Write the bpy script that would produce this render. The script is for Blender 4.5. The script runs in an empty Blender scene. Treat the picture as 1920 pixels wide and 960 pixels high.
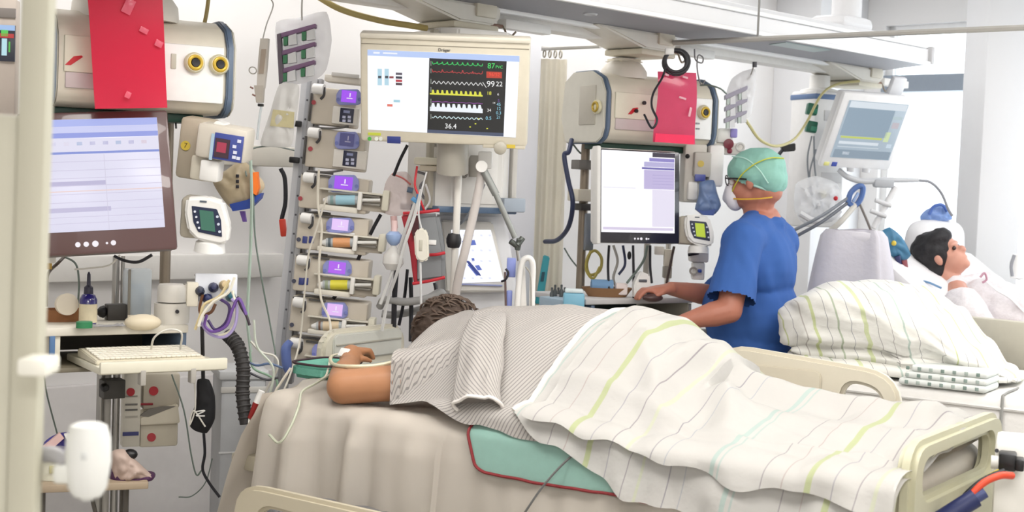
import bpy, bmesh, math, random
from mathutils import Vector, Matrix, noise
random.seed(7)
SC = bpy.context.scene
COL = SC.collection
R_ = math.radians

# ------------------------------------------------------------------ camera
F_PX, PITCH, ROLL, CAM_Z = 2600.0, math.atan(135 / 2600), 0.038, 1.55
FW = Vector((0, math.cos(PITCH), -math.sin(PITCH)))
_r0, _u0 = Vector((1, 0, 0)), Vector((0, math.sin(PITCH), math.cos(PITCH)))
RT = _r0 * math.cos(ROLL) + _u0 * math.sin(ROLL)
UP = _u0 * math.cos(ROLL) - _r0 * math.sin(ROLL)
CAM = Vector((0, 0, CAM_Z))
cd = bpy.data.cameras.new('camera')
co = bpy.data.objects.new('camera', cd)
COL.objects.link(co)
co.matrix_world = Matrix((RT.to_4d(), UP.to_4d(), (-FW).to_4d(), (0, 0, 0, 1))).transposed().to_3x3().to_4x4()
co.location = CAM
cd.sensor_width = 36.0
cd.lens = 36.0 * F_PX / 1920.0
cd.clip_start = 0.05
cd.dof.use_dof = True
cd.dof.focus_distance = 4.5
cd.dof.aperture_fstop = 5.0
SC.camera = co

# ------------------------------------------------------------------ world, lights, exposure
SC.view_settings.view_transform = 'Standard'
SC.view_settings.look = 'None'
SC.view_settings.gamma = 1.0
SC.view_settings.use_curve_mapping = False
SC.view_settings.exposure = 0.0
w = bpy.data.worlds.new('overcast sky'); SC.world = w
w.use_nodes = True
bg = w.node_tree.nodes['Background']
bg.inputs['Color'].default_value = (0.93, 0.97, 1.0, 1)
bg.inputs['Strength'].default_value = 4.0

def area(name, loc, target, sx, sy, power, col):
    l = bpy.data.lights.new(name, 'AREA'); l.shape = 'RECTANGLE'; l.size = sx; l.size_y = sy
    l.energy = power; l.color = col
    o = bpy.data.objects.new(name, l); COL.objects.link(o); o.location = loc
    o.rotation_euler = (Vector(target) - Vector(loc)).to_track_quat('-Z', 'Y').to_euler()
    return o
UNSEEN_LIGHTS = [(-0.5, 2.9, 30), (0.9, 3.4, 26), (2.6, 4.0, 24), (1.4, 1.6, 47), (2.9, 5.6, 20), (-1.45, 3.6, 14), (-1.0, 5.0, 9), (0.15, 6.1, 12), (1.2, 7.1, 8), (0.2, -1.2, 72)]  # ceiling lights out of view; wall and camera-side ones added for brightness
for i, (x, y, p) in enumerate(UNSEEN_LIGHTS):
    area('unseen_ceiling_light', (x, y, 2.76), (x, y, 0), 1.2, 0.6, p, (1.0, 0.968, 0.925) if i < 4 else (1, .98, .96))

# ------------------------------------------------------------------ helpers
def ray(px, py):
    return FW + RT * ((px - 960) / F_PX) - UP * ((py - 480) / F_PX)
def W(px, py, d):
    v = ray(px, py); return CAM + v * (d / v.y)
def srgb(h):
    h = h.lstrip('#'); o = []
    for i in (0, 2, 4):
        c = int(h[i:i + 2], 16) / 255
        o.append(c / 12.92 if c <= .04045 else ((c + .055) / 1.055) ** 2.4)
    return (o[0], o[1], o[2], 1)
_mats = {}
def M(h, rough=.5, metal=0., var=.05, scale=30., bump=0., trans=0., coat=0.):
    key = (h, rough, metal, var, scale, bump, trans, coat)
    if key in _mats: return _mats[key]
    m = bpy.data.materials.new('surface_' + h.strip('#')); m.use_nodes = True
    nt = m.node_tree; b = nt.nodes['Principled BSDF']; L = nt.links
    c = srgb(h)
    tc = nt.nodes.new('ShaderNodeTexCoord'); n = nt.nodes.new('ShaderNodeTexNoise')
    n.inputs['Scale'].default_value = scale; n.inputs['Detail'].default_value = 3
    L.new(tc.outputs['Object'], n.inputs['Vector'])
    mx = nt.nodes.new('ShaderNodeMix'); mx.data_type = 'RGBA'
    mx.inputs['A'].default_value = tuple(x * (1 - var) for x in c[:3]) + (1,)
    mx.inputs['B'].default_value = tuple(min(1, x * (1 + var)) for x in c[:3]) + (1,)
    L.new(n.outputs['Fac'], mx.inputs['Factor']); L.new(mx.outputs['Result'], b.inputs['Base Color'])
    b.inputs['Roughness'].default_value = rough; b.inputs['Metallic'].default_value = metal
    if coat: b.inputs['Coat Weight'].default_value = coat
    if bump:
        bp = nt.nodes.new('ShaderNodeBump'); bp.inputs['Strength'].default_value = bump; bp.inputs['Distance'].default_value = .01
        L.new(n.outputs['Fac'], bp.inputs['Height']); L.new(bp.outputs['Normal'], b.inputs['Normal'])
    if trans:
        t = nt.nodes.new('ShaderNodeBsdfTransparent'); t.inputs['Color'].default_value = tuple(.5 + .5 * x for x in c[:3]) + (1,)
        ms = nt.nodes.new('ShaderNodeMixShader'); ms.inputs['Fac'].default_value = trans
        L.new(b.outputs['BSDF'], ms.inputs[1]); L.new(t.outputs['BSDF'], ms.inputs[2])
        L.new(ms.outputs['Shader'], nt.nodes['Material Output'].inputs['Surface'])
    _mats[key] = m
    return m
def G(h, s=1.0):
    key = ('glow', h, s)
    if key in _mats: return _mats[key]
    m = bpy.data.materials.new('lit_' + h.strip('#')); m.use_nodes = True
    b = m.node_tree.nodes['Principled BSDF']
    b.inputs['Base Color'].default_value = (.02, .02, .02, 1); b.inputs['Roughness'].default_value = .25
    b.inputs['Emission Color'].default_value = srgb(h); b.inputs['Emission Strength'].default_value = s
    _mats[key] = m
    return m
def striped(name, base, bands, period, uvdir=(1, 0), rough=.9, warp=0.0, bump=.15):
    """cloth with printed or woven stripes: bands = [(start, end, hex)] in 0..1 of the period, along the cloth's own UV"""
    m = bpy.data.materials.new(name); m.use_nodes = True
    nt = m.node_tree; b = nt.nodes['Principled BSDF']; L = nt.links
    uv = nt.nodes.new('ShaderNodeUVMap')
    dt = nt.nodes.new('ShaderNodeVectorMath'); dt.operation = 'DOT_PRODUCT'; dt.inputs[1].default_value = (uvdir[0], uvdir[1], 0)
    L.new(uv.outputs['UV'], dt.inputs[0])
    dv = nt.nodes.new('ShaderNodeMath'); dv.operation = 'DIVIDE'; dv.inputs[1].default_value = period
    L.new(dt.outputs['Value'], dv.inputs[0])
    fr = nt.nodes.new('ShaderNodeMath'); fr.operation = 'FRACT'; L.new(dv.outputs['Value'], fr.inputs[0])
    cr = nt.nodes.new('ShaderNodeValToRGB'); cr.color_ramp.interpolation = 'CONSTANT'
    L.new(fr.outputs['Value'], cr.inputs['Fac'])
    el = cr.color_ramp.elements; el[0].position = 0; el[0].color = srgb(base)
    first = True
    for s, e, h in bands:
        x = el[1] if first else el.new(s)
        first = False
        x.position = s; x.color = srgb(h)
        y = el.new(e); y.color = srgb(base)
    L.new(cr.outputs['Color'], b.inputs['Base Color']); b.inputs['Roughness'].default_value = rough
    n = nt.nodes.new('ShaderNodeTexNoise'); n.inputs['Scale'].default_value = 9; n.inputs['Detail'].default_value = 4
    tc = nt.nodes.new('ShaderNodeTexCoord'); L.new(tc.outputs['Object'], n.inputs['Vector'])
    bp = nt.nodes.new('ShaderNodeBump'); bp.inputs['Strength'].default_value = bump; bp.inputs['Distance'].default_value = .03
    L.new(n.outputs['Fac'], bp.inputs['Height']); L.new(bp.outputs['Normal'], b.inputs['Normal'])
    b.inputs['Sheen Weight'].default_value = .1
    return m

def spline(pts, per=6):
    pts = [Vector(p) for p in pts]
    if len(pts) < 3: return pts
    out = []
    P = [pts[0] * 2 - pts[1]] + pts + [pts[-1] * 2 - pts[-2]]
    for i in range(1, len(P) - 2):
        a, b, c, d = P[i - 1:i + 3]
        for k in range(per):
            t = k / per
            out.append(.5 * ((2 * b) + (c - a) * t + (2 * a - 5 * b + 4 * c - d) * t * t + (3 * b - a - 3 * c + d) * t ** 3))
    out.append(pts[-1])
    return out

class MB:
    def __init__(s): s.bm = bmesh.new()
    def box(s, c, size, bev=0., rot=None, seg=2):
        mtx = Matrix.Translation(c)
        if rot is not None: mtx = mtx @ rot.to_4x4()
        mtx = mtx @ Matrix.Diagonal((size[0], size[1], size[2], 1))
        r = bmesh.ops.create_cube(s.bm, size=1, matrix=mtx)
        if bev > 0:
            vs = set(r['verts']); es = [e for e in s.bm.edges if e.verts[0] in vs and e.verts[1] in vs]
            bmesh.ops.bevel(s.bm, geom=es, offset=min(bev, .49 * min(size)), segments=seg, affect='EDGES', profile=.5)
        return s
    def rings(s, rs, close0=True, close1=True):
        prev = None; first = None
        for ring in rs:
            vs = [s.bm.verts.new(p) for p in ring]
            if prev:
                n = len(vs)
                for i in range(n): s.bm.faces.new((prev[i], prev[(i + 1) % n], vs[(i + 1) % n], vs[i]))
            else: first = vs
            prev = vs
        if close0: s.bm.faces.new(list(reversed(first)))
        if close1: s.bm.faces.new(prev)
        return s
    def tube(s, pts, r, n=8, smooth=True, per=6, flat=1.0):
        pts = spline(pts, per) if smooth else [Vector(p) for p in pts]
        rs = r if isinstance(r, (list, tuple)) else None
        N = len(pts); up = None; rings = []
        for i, p in enumerate(pts):
            t = (pts[min(i + 1, N - 1)] - pts[max(i - 1, 0)])
            if t.length < 1e-9: t = Vector((0, 0, 1))
            t.normalize()
            if up is None: up = t.orthogonal().normalized()
            up = (up - t * up.dot(t))
            up = up.normalized() if up.length > 1e-6 else t.orthogonal().normalized()
            q = t.cross(up)
            if rs:
                f = i / (N - 1) * (len(rs) - 1); j = min(int(f), len(rs) - 2); rr = rs[j] + (rs[j + 1] - rs[j]) * (f - j)
            else: rr = r
            rings.append([p + up * (rr * math.cos(2 * math.pi * k / n)) + q * (rr * flat * math.sin(2 * math.pi * k / n)) for k in range(n)])
        return s.rings(rings)
    def cyl(s, a, b, r, r1=None, n=16):
        return s.tube([a, b], [r, r if r1 is None else r1], n, smooth=False)
    def lathe(s, prof, c=(0, 0, 0), axis=(0, 0, 1), n=20, sx=1., sy=1.):
        c = Vector(c); q = Vector((0, 0, 1)).rotation_difference(Vector(axis).normalized())
        rings = [[c + q @ Vector((max(r, 1e-5) * math.cos(2 * math.pi * k / n) * sx, max(r, 1e-5) * math.sin(2 * math.pi * k / n) * sy, z)) for k in range(n)] for r, z in prof]
        return s.rings(rings)
    def prism(s, poly, y0, y1, plane='xz', bev=0.):
        f = {'xz': lambda a, b, t: (a, t, b), 'yz': lambda a, b, t: (t, a, b), 'xy': lambda a, b, t: (a, b, t)}[plane]
        n0 = len(s.bm.edges)
        old = set(s.bm.edges)
        s.rings([[Vector(f(a, b, y0)) for a, b in poly], [Vector(f(a, b, y1)) for a, b in poly]])
        if bev:
            bmesh.ops.recalc_face_normals(s.bm, faces=s.bm.faces)
            bmesh.ops.bevel(s.bm, geom=[e for e in s.bm.edges if e not in old], offset=bev, segments=2, affect='EDGES')
        return s
    def ball(s, c, r, n=14):
        r = (r, r, r) if not hasattr(r, '__len__') else r
        bmesh.ops.create_uvsphere(s.bm, u_segments=n, v_segments=max(6, n // 2 + 1), radius=1, matrix=Matrix.Translation(c) @ Matrix.Diagonal((r[0], r[1], r[2], 1)))
        return s
    def torus(s, c, R, r, axis=(0, 0, 1), n=24, m=8):
        q = Vector((0, 0, 1)).rotation_difference(Vector(axis).normalized()); c = Vector(c)
        V = [[s.bm.verts.new(c + q @ Vector(((R + r * math.cos(b)) * math.cos(a), (R + r * math.cos(b)) * math.sin(a), r * math.sin(b)))) for b in [2 * math.pi * j / m for j in range(m)]] for a in [2 * math.pi * i / n for i in range(n)]]
        for i in range(n):
            for j in range(m): s.bm.faces.new((V[i][j], V[(i + 1) % n][j], V[(i + 1) % n][(j + 1) % m], V[i][(j + 1) % m]))
        return s
    def grid(s, P, uv=None, thick=0.):
        """P[i][j] points; a sheet, given real thickness when thick > 0"""
        ni, nj = len(P), len(P[0])
        V = [[s.bm.verts.new(p) for p in row] for row in P]
        lay = s.bm.loops.layers.uv.verify()
        fs = []
        for i in range(ni - 1):
            for j in range(nj - 1):
                f = s.bm.faces.new((V[i][j], V[i + 1][j], V[i + 1][j + 1], V[i][j + 1])); fs.append(f)
                if uv:
                    for lp, (a, b) in zip(f.loops, ((i, j), (i + 1, j), (i + 1, j + 1), (i, j + 1))): lp[lay].uv = uv[a][b]
        if thick: bmesh.ops.solidify(s.bm, geom=fs, thickness=thick)
        return s
    def ribbon(s, pts, wd, y0=0., th=.0006):
        """flat printed line in the local xz plane"""
        for a, b in zip(pts, pts[1:]):
            a, b = Vector(a), Vector(b); d = b - a
            if d.length < 1e-6: continue
            n = Vector((-d.z, 0, d.x)).normalized() * wd / 2
            v = [s.bm.verts.new(p) for p in (a - n, b - n, b + n, a + n)]
            s.bm.faces.new(v)
        return s
    def done(s, name, mat, parent=None, smooth=True, mtx=None, angle=.7, fix=True):
        if fix: bmesh.ops.recalc_face_normals(s.bm, faces=s.bm.faces)
        me = bpy.data.meshes.new(name); s.bm.to_mesh(me); s.bm.free()
        me.materials.append(mat)
        if smooth:
            me.polygons.foreach_set('use_smooth', [True] * len(me.polygons)); me.set_sharp_from_angle(angle=angle)
        o = bpy.data.objects.new(name, me); COL.objects.link(o)
        if parent is not None: o.parent = parent
        if mtx is not None: o.matrix_world = mtx
        return o

def rotm(rz=0, rx=0, ry=0):
    return (Matrix.Rotation(R_(rz), 4, 'Z') @ Matrix.Rotation(R_(rx), 4, 'X') @ Matrix.Rotation(R_(ry), 4, 'Y'))
def tag(o, label, cat, group=None, kind=None):
    if label: o['label'] = label
    if cat: o['category'] = cat
    if group: o['group'] = group
    if kind: o['kind'] = kind
    return o
class T:
    """a thing: local x to the right, y away, z up; L() meets a line of sight with one of its own planes"""
    def __init__(s, name, label, cat, loc, rz=0, rx=0, ry=0, group=None, solo=False):
        s.mtx = Matrix.Translation(loc) @ rotm(rz, rx, ry); s.inv = s.mtx.inverted()
        s.name, s.tags = name, (label, cat, group)
        s.o = None
        if not solo:
            s.o = bpy.data.objects.new(name, None); COL.objects.link(s.o); s.o.matrix_world = s.mtx
            s.o.empty_display_size = .05
            tag(s.o, *s.tags)
    def L(s, px, py, y=0.):
        o = s.inv @ CAM; d = s.inv.to_3x3() @ ray(px, py)
        t = (y - o.y) / d.y
        return o + d * t
    def wl(s, p): return s.inv @ Vector(p)
    def rect(s, x0, y0, x1, y1, y=0.):
        xm, ym = (x0 + x1) / 2, (y0 + y1) / 2
        l, r, t, b = s.L(x0, ym, y), s.L(x1, ym, y), s.L(xm, y0, y), s.L(xm, y1, y)
        return (l.x + r.x) / 2, (t.z + b.z) / 2, r.x - l.x, t.z - b.z
    def pb(s, mb, x0, y0, x1, y1, y=0., dep=.05, bev=0.):
        cx, cz, w, h = s.rect(x0, y0, x1, y1, y)
        mb.box((cx, y + dep / 2, cz), (abs(w), dep, abs(h)), bev); return mb
    def poly(s, pts, y=0.): return [(lambda v: (v.x, v.z))(s.L(a, b, y)) for a, b in pts]
    def part(s, name, mb, mat, parent=None, label=None, **k):
        o = mb.done(name, mat, parent or s.o, **k)
        if label: o['label'] = label
        return o
    def bx(s, name, mat, x0, y0, x1, y1, y=0., dep=.05, bev=.004, parent=None, label=None):
        return s.part(name, s.pb(MB(), x0, y0, x1, y1, y, dep, bev), mat, parent, label)
    def pr(s, name, mat, pts, y=0., dep=.02, parent=None, label=None, bev=0.):
        return s.part(name, MB().prism(s.poly(pts, y), y, y + dep, 'xz', bev), mat, parent, label)
    def solo(s, mb, mat, **k):
        o = mb.done(s.name, mat, None, mtx=s.mtx, **k)
        return tag(o, *s.tags)
    def text(s, body, size, x, z, y, mat, parent=None, name='lettering'):
        c = bpy.data.curves.new(name, 'FONT'); c.body = body; c.size = size; c.align_x = 'CENTER'; c.align_y = 'CENTER'; c.extrude = .0004
        c.materials.append(mat)
        tmp = bpy.data.objects.new('tmp', c); COL.objects.link(tmp)
        me = bpy.data.meshes.new_from_object(tmp.evaluated_get(bpy.context.evaluated_depsgraph_get()))
        bpy.data.objects.remove(tmp); bpy.data.curves.remove(c)
        if not me.materials: me.materials.append(mat)
        o = bpy.data.objects.new(name, me); COL.objects.link(o); o.parent = parent or s.o
        o.location = (x, y, z); o.rotation_euler = (math.pi / 2, 0, 0)
        return o
    def ptext(s, body, px, py, hpx, y, mat, parent=None, name='lettering'):
        p = s.L(px, py, y); q = s.L(px, py + hpx, y)
        return s.text(body, (p - q).length * 1.35, p.x, p.z, y, mat, parent, name)
def cable(name, label, cat, pts, r, mat, group=None, n=6, per=6):
    """one loose lead or tube, pts = (px, py, distance)"""
    ps = [W(*p) for p in pts]
    o = ps[0].copy()
    ob = MB().tube([p - o for p in ps], r, n, per=per).done(name, mat, None, mtx=Matrix.Translation(o))
    return tag(ob, label, cat, group)
def struct(name, mb, mat, **k):
    o = mb.done(name, mat, None, **k); o['kind'] = 'structure'; return o
def merged(segs, blobs, voxel, smooth=6, parent=None, name='body', mat=None, disp=None, cut=None, n=14):
    """one continuous body: tapered limbs and rounded masses fused by a voxel remesh and relaxed"""
    mb = MB()
    for seg in segs:
        pts = [Vector(p) for p, _ in seg]; rr = [r for _, r in seg]
        for p, r in seg: mb.ball(p, r, n)
        for i in range(len(pts) - 1): mb.tube([pts[i], pts[i + 1]], [rr[i], rr[i + 1]], n, smooth=False)
    for b in blobs:
        c, r = b[0], b[1]; rot = b[2].to_4x4() if len(b) > 2 else Matrix.Identity(4)
        bmesh.ops.create_uvsphere(mb.bm, u_segments=20, v_segments=12, radius=1, matrix=Matrix.Translation(c) @ rot @ Matrix.Diagonal((r[0], r[1], r[2], 1)))
    bmesh.ops.recalc_face_normals(mb.bm, faces=mb.bm.faces)
    me = bpy.data.meshes.new('tmp'); mb.bm.to_mesh(me); mb.bm.free()
    ob = bpy.data.objects.new('tmp', me); COL.objects.link(ob)
    rm = ob.modifiers.new('r', 'REMESH'); rm.mode = 'VOXEL'; rm.voxel_size = voxel
    sm = ob.modifiers.new('s', 'SMOOTH'); sm.factor = .5; sm.iterations = smooth
    dg = bpy.context.evaluated_depsgraph_get()
    m2 = bpy.data.meshes.new_from_object(ob.evaluated_get(dg))
    bpy.data.objects.remove(ob); bpy.data.meshes.remove(me)
    bm = bmesh.new(); bm.from_mesh(m2); bpy.data.meshes.remove(m2)
    if cut:
        dead = [f for f in bm.faces if cut(f.calc_center_median())]
        bmesh.ops.delete(bm, geom=dead, context='FACES')
    if disp:
        bm.normal_update()
        mv = [(v, v.normal * disp(v.co)) for v in bm.verts]
        for v, d in mv: v.co += d
    q = MB(); q.bm.free(); q.bm = bm
    return q.done(name, mat, parent, angle=3.0, fix=False)
def interp(x, tab, sm=True):
    if x <= tab[0][0]: return tab[0][1]
    for (a, u), (b, v) in zip(tab, tab[1:]):
        if x <= b:
            t = (x - a) / (b - a); t = t * t * (3 - 2 * t); return u + (v - u) * t
    return tab[-1][1]
def nz(x, y, z=0., s=1.): return noise.noise(Vector((x * s, y * s, z)))

# shared surfaces
WALL = M('#e9e7e6', .8, var=.02, scale=4)
CREAM = M('#dedac8', .45); CREAM2 = M('#d5cfbf', .5); BEIGE = M('#bfb5a2', .5); GREYP = M('#a9a59e', .5); LGREY = M('#c6c4c0', .45)
WHITE = M('#ecebe8', .4); WHITEW = M('#e6e2da', .45); DARK = M('#24222a', .4); BLACK = M('#121214', .4); BEZEL = M('#42302f', .3, coat=.4)
STEEL = M('#a8a6a2', .3, .85); BRONZE = M('#8d8172', .4, .5); BAND = M('#5c6d83', .4); BLUE = M('#27459c', .45); NAVY = M('#1c2655', .45)
GREEN = M('#1d6b50', .5); REDM = M('#c4202c', .45); YEL = M('#d9c04a', .4); ORANGE = M('#ee7722', .5); PURPLE = M('#6a4a9c', .5)
CLEAR = M('#eef2f2', .15, trans=.72); CLEARB = M('#dfe6ea', .2, trans=.45); CORDY = M('#b9a765', .5); CORDG = M('#6d7a72', .5); CORDW = M('#dcd9d0', .5); CORDK = M('#1b1b22', .5); CORDN = M('#27304f', .5)
SKIN = M('#ad7a56', .5, var=.10, scale=18); SKIN2 = M('#b57560', .5, var=.1, scale=22); LILAC = M('#8f95cc', .45); TEAL = M('#b4dcd1', .85, bump=.08, scale=40)

# ------------------------------------------------------------------ room shell (a along the head wall, b away from it)
S2 = math.sqrt(.5)
def AB(a, b, z=0.): return Vector(((a + b) * S2, (a - b) * S2, z))
ROOM = Matrix.Rotation(R_(45), 4, 'Z')      # local x = a, local y = -b
def rbox(mb, a0, a1, b0, b1, z0, z1, bev=0.): return mb.box(((a0 + a1) / 2, -(b0 + b1) / 2, (z0 + z1) / 2), (a1 - a0, b1 - b0, z1 - z0), bev)
BW, AWIN, BBK, ALF, ZC = -4.667, 7.25, 2.2, -1.6, 2.8
struct('floor', rbox(MB(), ALF - .2, AWIN + .2, BW - .2, BBK + .2, -.1, 0), M('#a7a39c', .45, var=.06, scale=3), mtx=ROOM)
struct('ceiling', rbox(MB(), ALF - .2, AWIN + .2, BW - .2, BBK + .2, ZC, ZC + .1), M('#e9e8e6', .8, var=.01), mtx=ROOM)
struct('wall_back', rbox(MB(), ALF - .2, AWIN + .2, BW - .15, BW, 0, ZC), WALL, mtx=ROOM)
struct('wall_left', rbox(MB(), ALF - .15, ALF, BW, BBK, 0, ZC), WALL, mtx=ROOM)
struct('wall_front', rbox(MB(), ALF - .2, AWIN + .2, BBK, BBK + .15, 0, ZC), WALL, mtx=ROOM)
wb = MB()
ZS, ZH, B0, B1 = .92, 2.55, -4.25, 1.6
rbox(wb, AWIN, AWIN + .18, BW, BBK, 0, ZS); rbox(wb, AWIN, AWIN + .18, BW, BBK, ZH, ZC)
rbox(wb, AWIN, AWIN + .18, BW, B0, ZS, ZH); rbox(wb, AWIN, AWIN + .18, B1, BBK, ZS, ZH)
struct('wall_right', wb, WALL, mtx=ROOM)
GLASS = M('#f4f8fa', .05, trans=.93); FRAME = M('#e8e8e8', .4)
nb = [B0, -2.3, -.35, B1]
for i in range(3):
    b0, b1 = nb[i], nb[i + 1]
    fr = MB()
    rbox(fr, AWIN + .04, AWIN + .1, b0, b0 + .04, ZS, ZH); rbox(fr, AWIN + .04, AWIN + .1, b1 - .04, b1, ZS, ZH)
    rbox(fr, AWIN + .04, AWIN + .1, b0, b1, ZS, ZS + .05); rbox(fr, AWIN + .04, AWIN + .1, b0, b1, ZH - .05, ZH)
    wo = struct('window_%d' % (i + 1), fr, FRAME, mtx=ROOM)
    tr = rbox(MB(), AWIN - .02, AWIN + .1, b0 + .002, b1 - .002, 2.165, 2.26).done('transom', M('#8d97a3', .5), wo)
    pa = rbox(MB(), AWIN + .065, AWIN + .075, b0 + .04, b1 - .04, ZS + .05, 2.165).done('pane', GLASS, wo)
    pa = rbox(MB(), AWIN + .065, AWIN + .075, b0 + .04, b1 - .04, 2.26, ZH - .05).done('pane', GLASS, wo)
struct('trim_1', rbox(MB(), AWIN - .14, AWIN, BW, BBK, ZS - .04, ZS, .008), FRAME, mtx=ROOM)       # sill board
struct('trim_2', rbox(MB(), .4, 3.3, BW, BW + .07, 1.14, 1.235, .008), M('#e4e2de', .5), mtx=ROOM)    # wall duct behind the pumps
struct('trim_3', rbox(MB(), .4, 6.2, BW, BW + .035, 0, .76, .006), M('#d6d3d2', .6), mtx=ROOM)       # lower wall panelling
struct('baseboard_back', rbox(MB(), ALF, AWIN, BW, BW + .045, 0, .09, .004), M('#8f8c88', .5), mtx=ROOM)
# free pillar in front of the windows
pm = Matrix.Translation(Vector((W(1852, 400, 7.15).x, 7.15, 0))) @ Matrix.Rotation(R_(12), 4, 'Z')
struct('trim_4', MB().box((0, 0, ZC / 2), (.24, .22, ZC), .01), M('#dcdcde', .7, var=.01), mtx=pm)
# pier at the corner beside the window
struct('trim_5', rbox(MB(), 6.75, AWIN, BW, BW + .30, 0, ZC, .004), M('#e2e2e4', .7, var=.01), mtx=ROOM)
# white pilaster behind the big monitor
pil = Matrix.Translation(Vector((W(956, 400, 6.2).x, 6.2, 0))) @ Matrix.Rotation(R_(20), 4, 'Z')
struct('trim_6', MB().box((0, 0, 1.1), (.17, .2, 2.2), .008), M('#dfe0e6', .6, var=.01), mtx=pil)

# foreground door post with its parapet, and the little ledge on it
pt = Matrix.Translation(Vector((W(38, 480, 1.72).x, 1.72, 0))) @ Matrix.Rotation(R_(.55), 4, 'Y')
dp = MB().box((0, 0, ZC / 2), (.036, .03, ZC), .005)
post = struct('door_1', dp, M('#bfbcaa', .6, var=.015, scale=6), mtx=pt)
zt = W(5, 217, 1.75).z
lo = MB().box((-.155, .0, zt / 2), (.276, .026, zt), .005).done('parapet', M('#bcb9a8', .6, var=.015, scale=6), post)
lg = W(84, 688, 1.64); lg = Vector((lg.x - pt.translation.x - .013, lg.y - pt.translation.y, lg.z))
MB().box((lg.x - .012, lg.y + .015, lg.z), (.036, .05, .021), .004).done('latch', M('#f0eee2', .4), post)

# ------------------------------------------------------------------ ceiling beam with its carriages
BZ = 2.184
def BMP(s, c, z): return Vector((s * S2 + c * S2, 4.8 + s * S2 - c * S2, z))
bt = T('ceiling_beam', 'long white ceiling supply beam with its underside shade painted grey running over the beds', 'ceiling beam', (0, 4.8, BZ), 45)
SE, SE2 = 2.66, 2.88
def bb(name, s0, s1, c0, c1, z0, z1, mat, bev=.006): return bt.part(name, MB().box(((s0 + s1) / 2, (c0 + c1) / 2, (z0 + z1) / 2), (s1 - s0, c1 - c0, z1 - z0), bev), mat)
WB = M('#e6e6e8', .4, var=.01); WB2 = M('#f2f2f2', .35, var=.01)
bt.part('body', MB().prism([(-3, -.09), (SE, -.09), (SE2, .33), (-3, .33)], .008, .088, 'xy', .012), WB)
bb('front_rail', -3, SE, -.105, -.085, 0, .018, WB2, .004); bb('front_rail', -3, SE - .05, -.105, -.085, .078, .094, WB2, .004); bb('upper_cover', -3, SE - .25, -.02, .30, .088, .13, WB, .01)
bt.part('shaded_under_panel', MB().prism([(-3, -.075), (SE - .02, -.075), (SE2 - .06, .255), (-3, .255)], .002, .009, 'xy'), M('#94959d', .5))  # grey puts the shade of the underside into the colour
bb('track', -3, SE2 - .12, .262, .30, -.012, .01, WB2, .003); bb('track', -3, SE2 - .12, .305, .335, -.004, .012, M('#c9c8c6', .4), .002); bb('track', -3, SE2 - .2, .34, .43, -.036, .012, M('#e2e0dc', .4), .004)
bt.part('lamp_cover', MB().prism([(1.52, -.05), (1.86, -.05), (1.90, .06), (1.56, .06)], -.001, .003, 'xy'), M('#9fb4b5', .3))
bt.part('end_cap', MB().box((SE - .004, -.095, .047), (.03, .03, .085), .006), M('#c3c2c4', .4))
bt.part('grommet', MB().torus((.42, .06, .001), .022, .005, (0, 0, 1)), M('#c9cbd0', .4))
for s in (-1.2, 2.28):
    bt.part('ceiling_post', MB().cyl((s, .14, .1), (s, .14, ZC - BZ), .07), WB); bt.part('flange', MB().box((s - .04, .14, .16), (.26, .2, .07), .03), WB)

def carriage(s, label):
    """the white sliding carriage under the beam that a pendant hangs from"""
    t = T('pendant_carriage', label, 'carriage', BMP(s, -.34, 1.985), 45)
    z0 = .20
    t.part('housing', MB().prism([(-.40, z0), (.10, z0), (.10, z0 - .04), (.06, z0 - .07), (-.10, z0 - .07)], -.11, .10, 'xz', .008), M('#dedad0', .45))
    t.part('plate', MB().box((-.02, -.01, z0 - .081), (.22, .20, .024), .006), M('#d3ccb8', .5)); t.part('neck_block', MB().box((.02, 0, z0 - .02), (.10, .24, .05), .006), CREAM2)
    t.part('terminal_block', MB().box((.27, -.06, z0 - .05), (.24, .05, .035), .004), WHITE); t.part('terminal_stub', MB().box((.14, -.06, z0 - .06), (.10, .02, .012), .003), M('#8d6f60', .5))
    t.part('cable_end', MB().tube([(.15, -.07, z0 - .06), (.17, -.08, z0 - .10), (.21, -.075, z0 - .075)], .004), BRONZE)
    return t
cm = carriage(.03, 'middle white pendant carriage right above the big patient monitor')
cr = carriage(1.053, 'white pendant carriage under the beam beside the coiled black cable')
c3 = carriage(2.70, 'far white pendant carriage under the beam near the windows')

# ------------------------------------------------------------------ curtain rail and curtain
ra, rb = W(985, 92, 6.25), W(2050, 52, 4.67)
rb.z = ra.z; RD = rb - ra
RM = M('#b9b7b2', .4, .3)
wend = ra - RD * .175
rl0 = T('curtain_rail', 'short grey curtain rail above the cream curtain, left of the pendant carriage', 'rail', wend)
rl0.part('bar', MB().tube([(0, 0, 0), ra + RD * .17 - wend], .011, 8, smooth=False), RM); rl0.part('wall_flange', MB().cyl((0, 0, 0), RD.normalized() * .015, .025), RM)
rl = T('curtain_rail', 'long thin grey rail crossing in front of the ceiling beam to the right edge', 'rail', ra + RD * .275)
rl.part('bar', MB().tube([(0, 0, 0), RD * .725], .011, 8, smooth=False), RM)
q = .481 - .275
rl.part('hanger_rod', MB().cyl(RD * q + Vector((0, 0, .005)), RD * q + Vector((0, 0, ZC - ra.z)), .0045, n=8), M('#8b8a88', .4, .4))
rl.part('end_stop', MB().cyl((0, 0, -.018), (0, 0, .032), .014), M('#c9c7c2', .4))
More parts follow.
